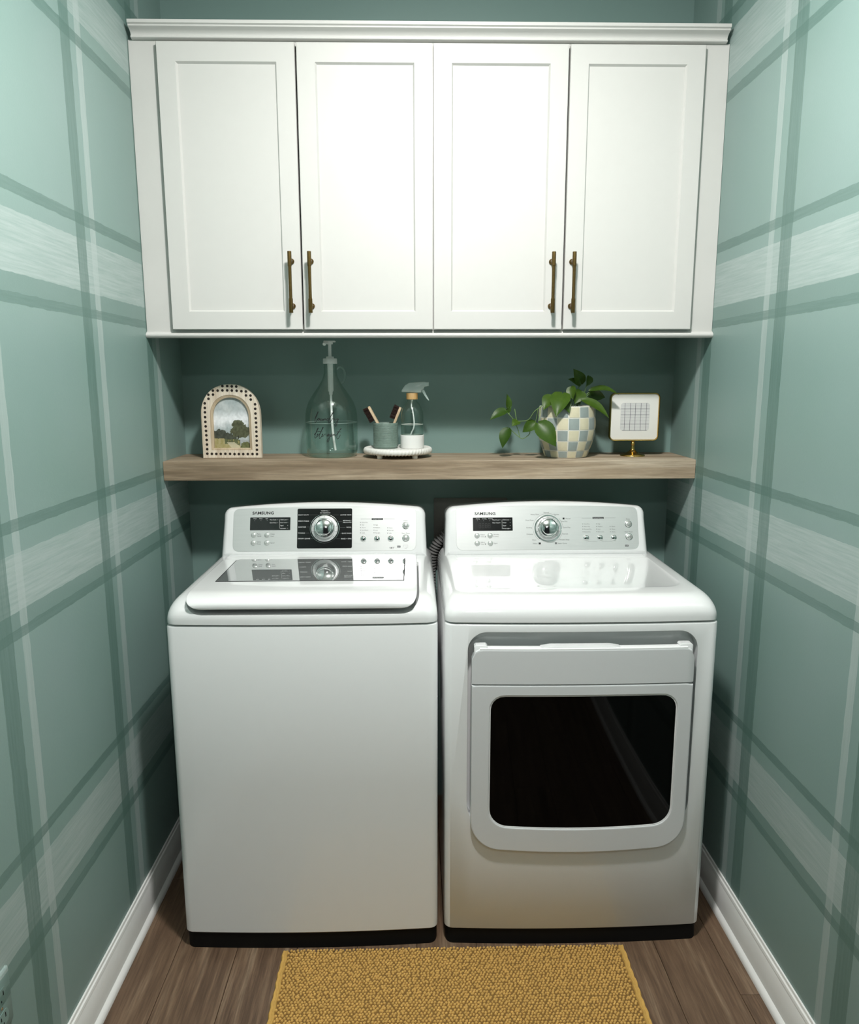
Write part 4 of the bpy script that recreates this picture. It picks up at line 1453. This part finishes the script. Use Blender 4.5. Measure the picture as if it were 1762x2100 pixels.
for xx in (.6850, .7028, .7195, .7375, .7555):
    dk.append(box(xx - .0006, xx + .0006, GY - .00175, GY - .0014, gz0, gz1))
for k_ in (.205, .420, .755, .995):
    zz = gz1 - (gz1 - gz0) * k_
    dk.append(box(gx0 + (.006 if k_ > .9 else 0), gx1 - (.006 if k_ > .9 else 0), GY - .00172, GY - .0014, zz - .0005, zz + .0005))
for k_ in (.0, .105, .315, .525, .64, .87):
    zz = gz1 - (gz1 - gz0) * k_
    pl_.append(box(gx0 + (.006 if k_ < .02 else 0), gx1 - (.006 if k_ < .02 else 0), GY - .00170, GY - .0014, zz - .0003, zz + .0003))
part('dark_grid_lines', join(*dk), 'ink', gpo)
part('pale_grid_lines', join(*pl_), 'ink_pale', gpo)

# ================================================================== RUG
RX0, RX1, RY0, RY1 = -.3615, .5620, 1.27, 1.7720
rg = empty('bath_rug', ((RX0 + RX1) / 2, (RY0 + RY1) / 2, 0.0), 'mustard yellow bobbled chenille rug lying before washer and dryer', 'rug')
part('backing', box(RX0 + .004, RX1 - .004, RY0 + .002, RY1 - .003, .0003, .0065, .002, 2), 'rug_base', rg, 40)
for xa, xb in ((RX0, RX0 + .017), (RX1 - .017, RX1)):
    rs_ = []
    nseg = 60
    for i in range(nseg + 1):
        yy = RY0 + (RY1 - RY0) * i / nseg
        wv = .0012 * sin(i * 1.7) + .0008 * sin(i * .6)
        rs_.append([(xa + a * (xb - xa) + wv, yy, .0005 + b) for a, b in ((0, 0), (.02, .005), (.18, .0098), (.42, .0088), (.5, .0078), (.6, .0092), (.85, .0100), (1, .004))])
    part('hem', loft(rs_), 'rug_hem', rg, 60)
V, F = [], []
rnd = random.Random(11)
sx_, sy_ = .0088, .0077
ny = int((RY1 - RY0) / sy_)
nx = int((RX1 - RX0 - .034) / sx_)
for j in range(ny + 1):
    for i in range(nx + 1):
        cx = RX0 + .019 + (i + (.5 if j % 2 else 0)) * sx_ + rnd.uniform(-.0016, .0016)
        cy = RY0 + .002 + j * sy_ + rnd.uniform(-.0014, .0014)
        if cx > RX1 - .018:
            continue
        h = rnd.uniform(.0045, .0068)
        ra, rb = rnd.uniform(.0037, .0050), rnd.uniform(.0030, .0040)
        an = rnd.uniform(.2, 1.2)
        ca_, sa_ = cos(an), sin(an)
        b0 = len(V)
        lean = rnd.uniform(-.0012, .0012)
        for lz_, lr in ((.0045, .85), (.0045 + h * .55, 1.0), (.0045 + h * .92, .6)):
            for k_ in range(6):
                a = 2 * pi * k_ / 6
                ux, uy = ra * lr * cos(a), rb * lr * sin(a)
                V.append((cx + ux * ca_ - uy * sa_ + lean * lz_ / .01, cy + ux * sa_ + uy * ca_, lz_))
        V.append((cx + lean, cy, .0045 + h))
        for q in range(2):
            for k_ in range(6):
                F.append((b0 + q * 6 + k_, b0 + q * 6 + (k_ + 1) % 6, b0 + q * 6 + 6 + (k_ + 1) % 6, b0 + q * 6 + 6 + k_))
        for k_ in range(6):
            F.append((b0 + 12 + k_, b0 + 12 + (k_ + 1) % 6, b0 + 18))
me_ = part('pile', (V, F), 'rug_pile', rg, 80)
tag(me_, kind='stuff')
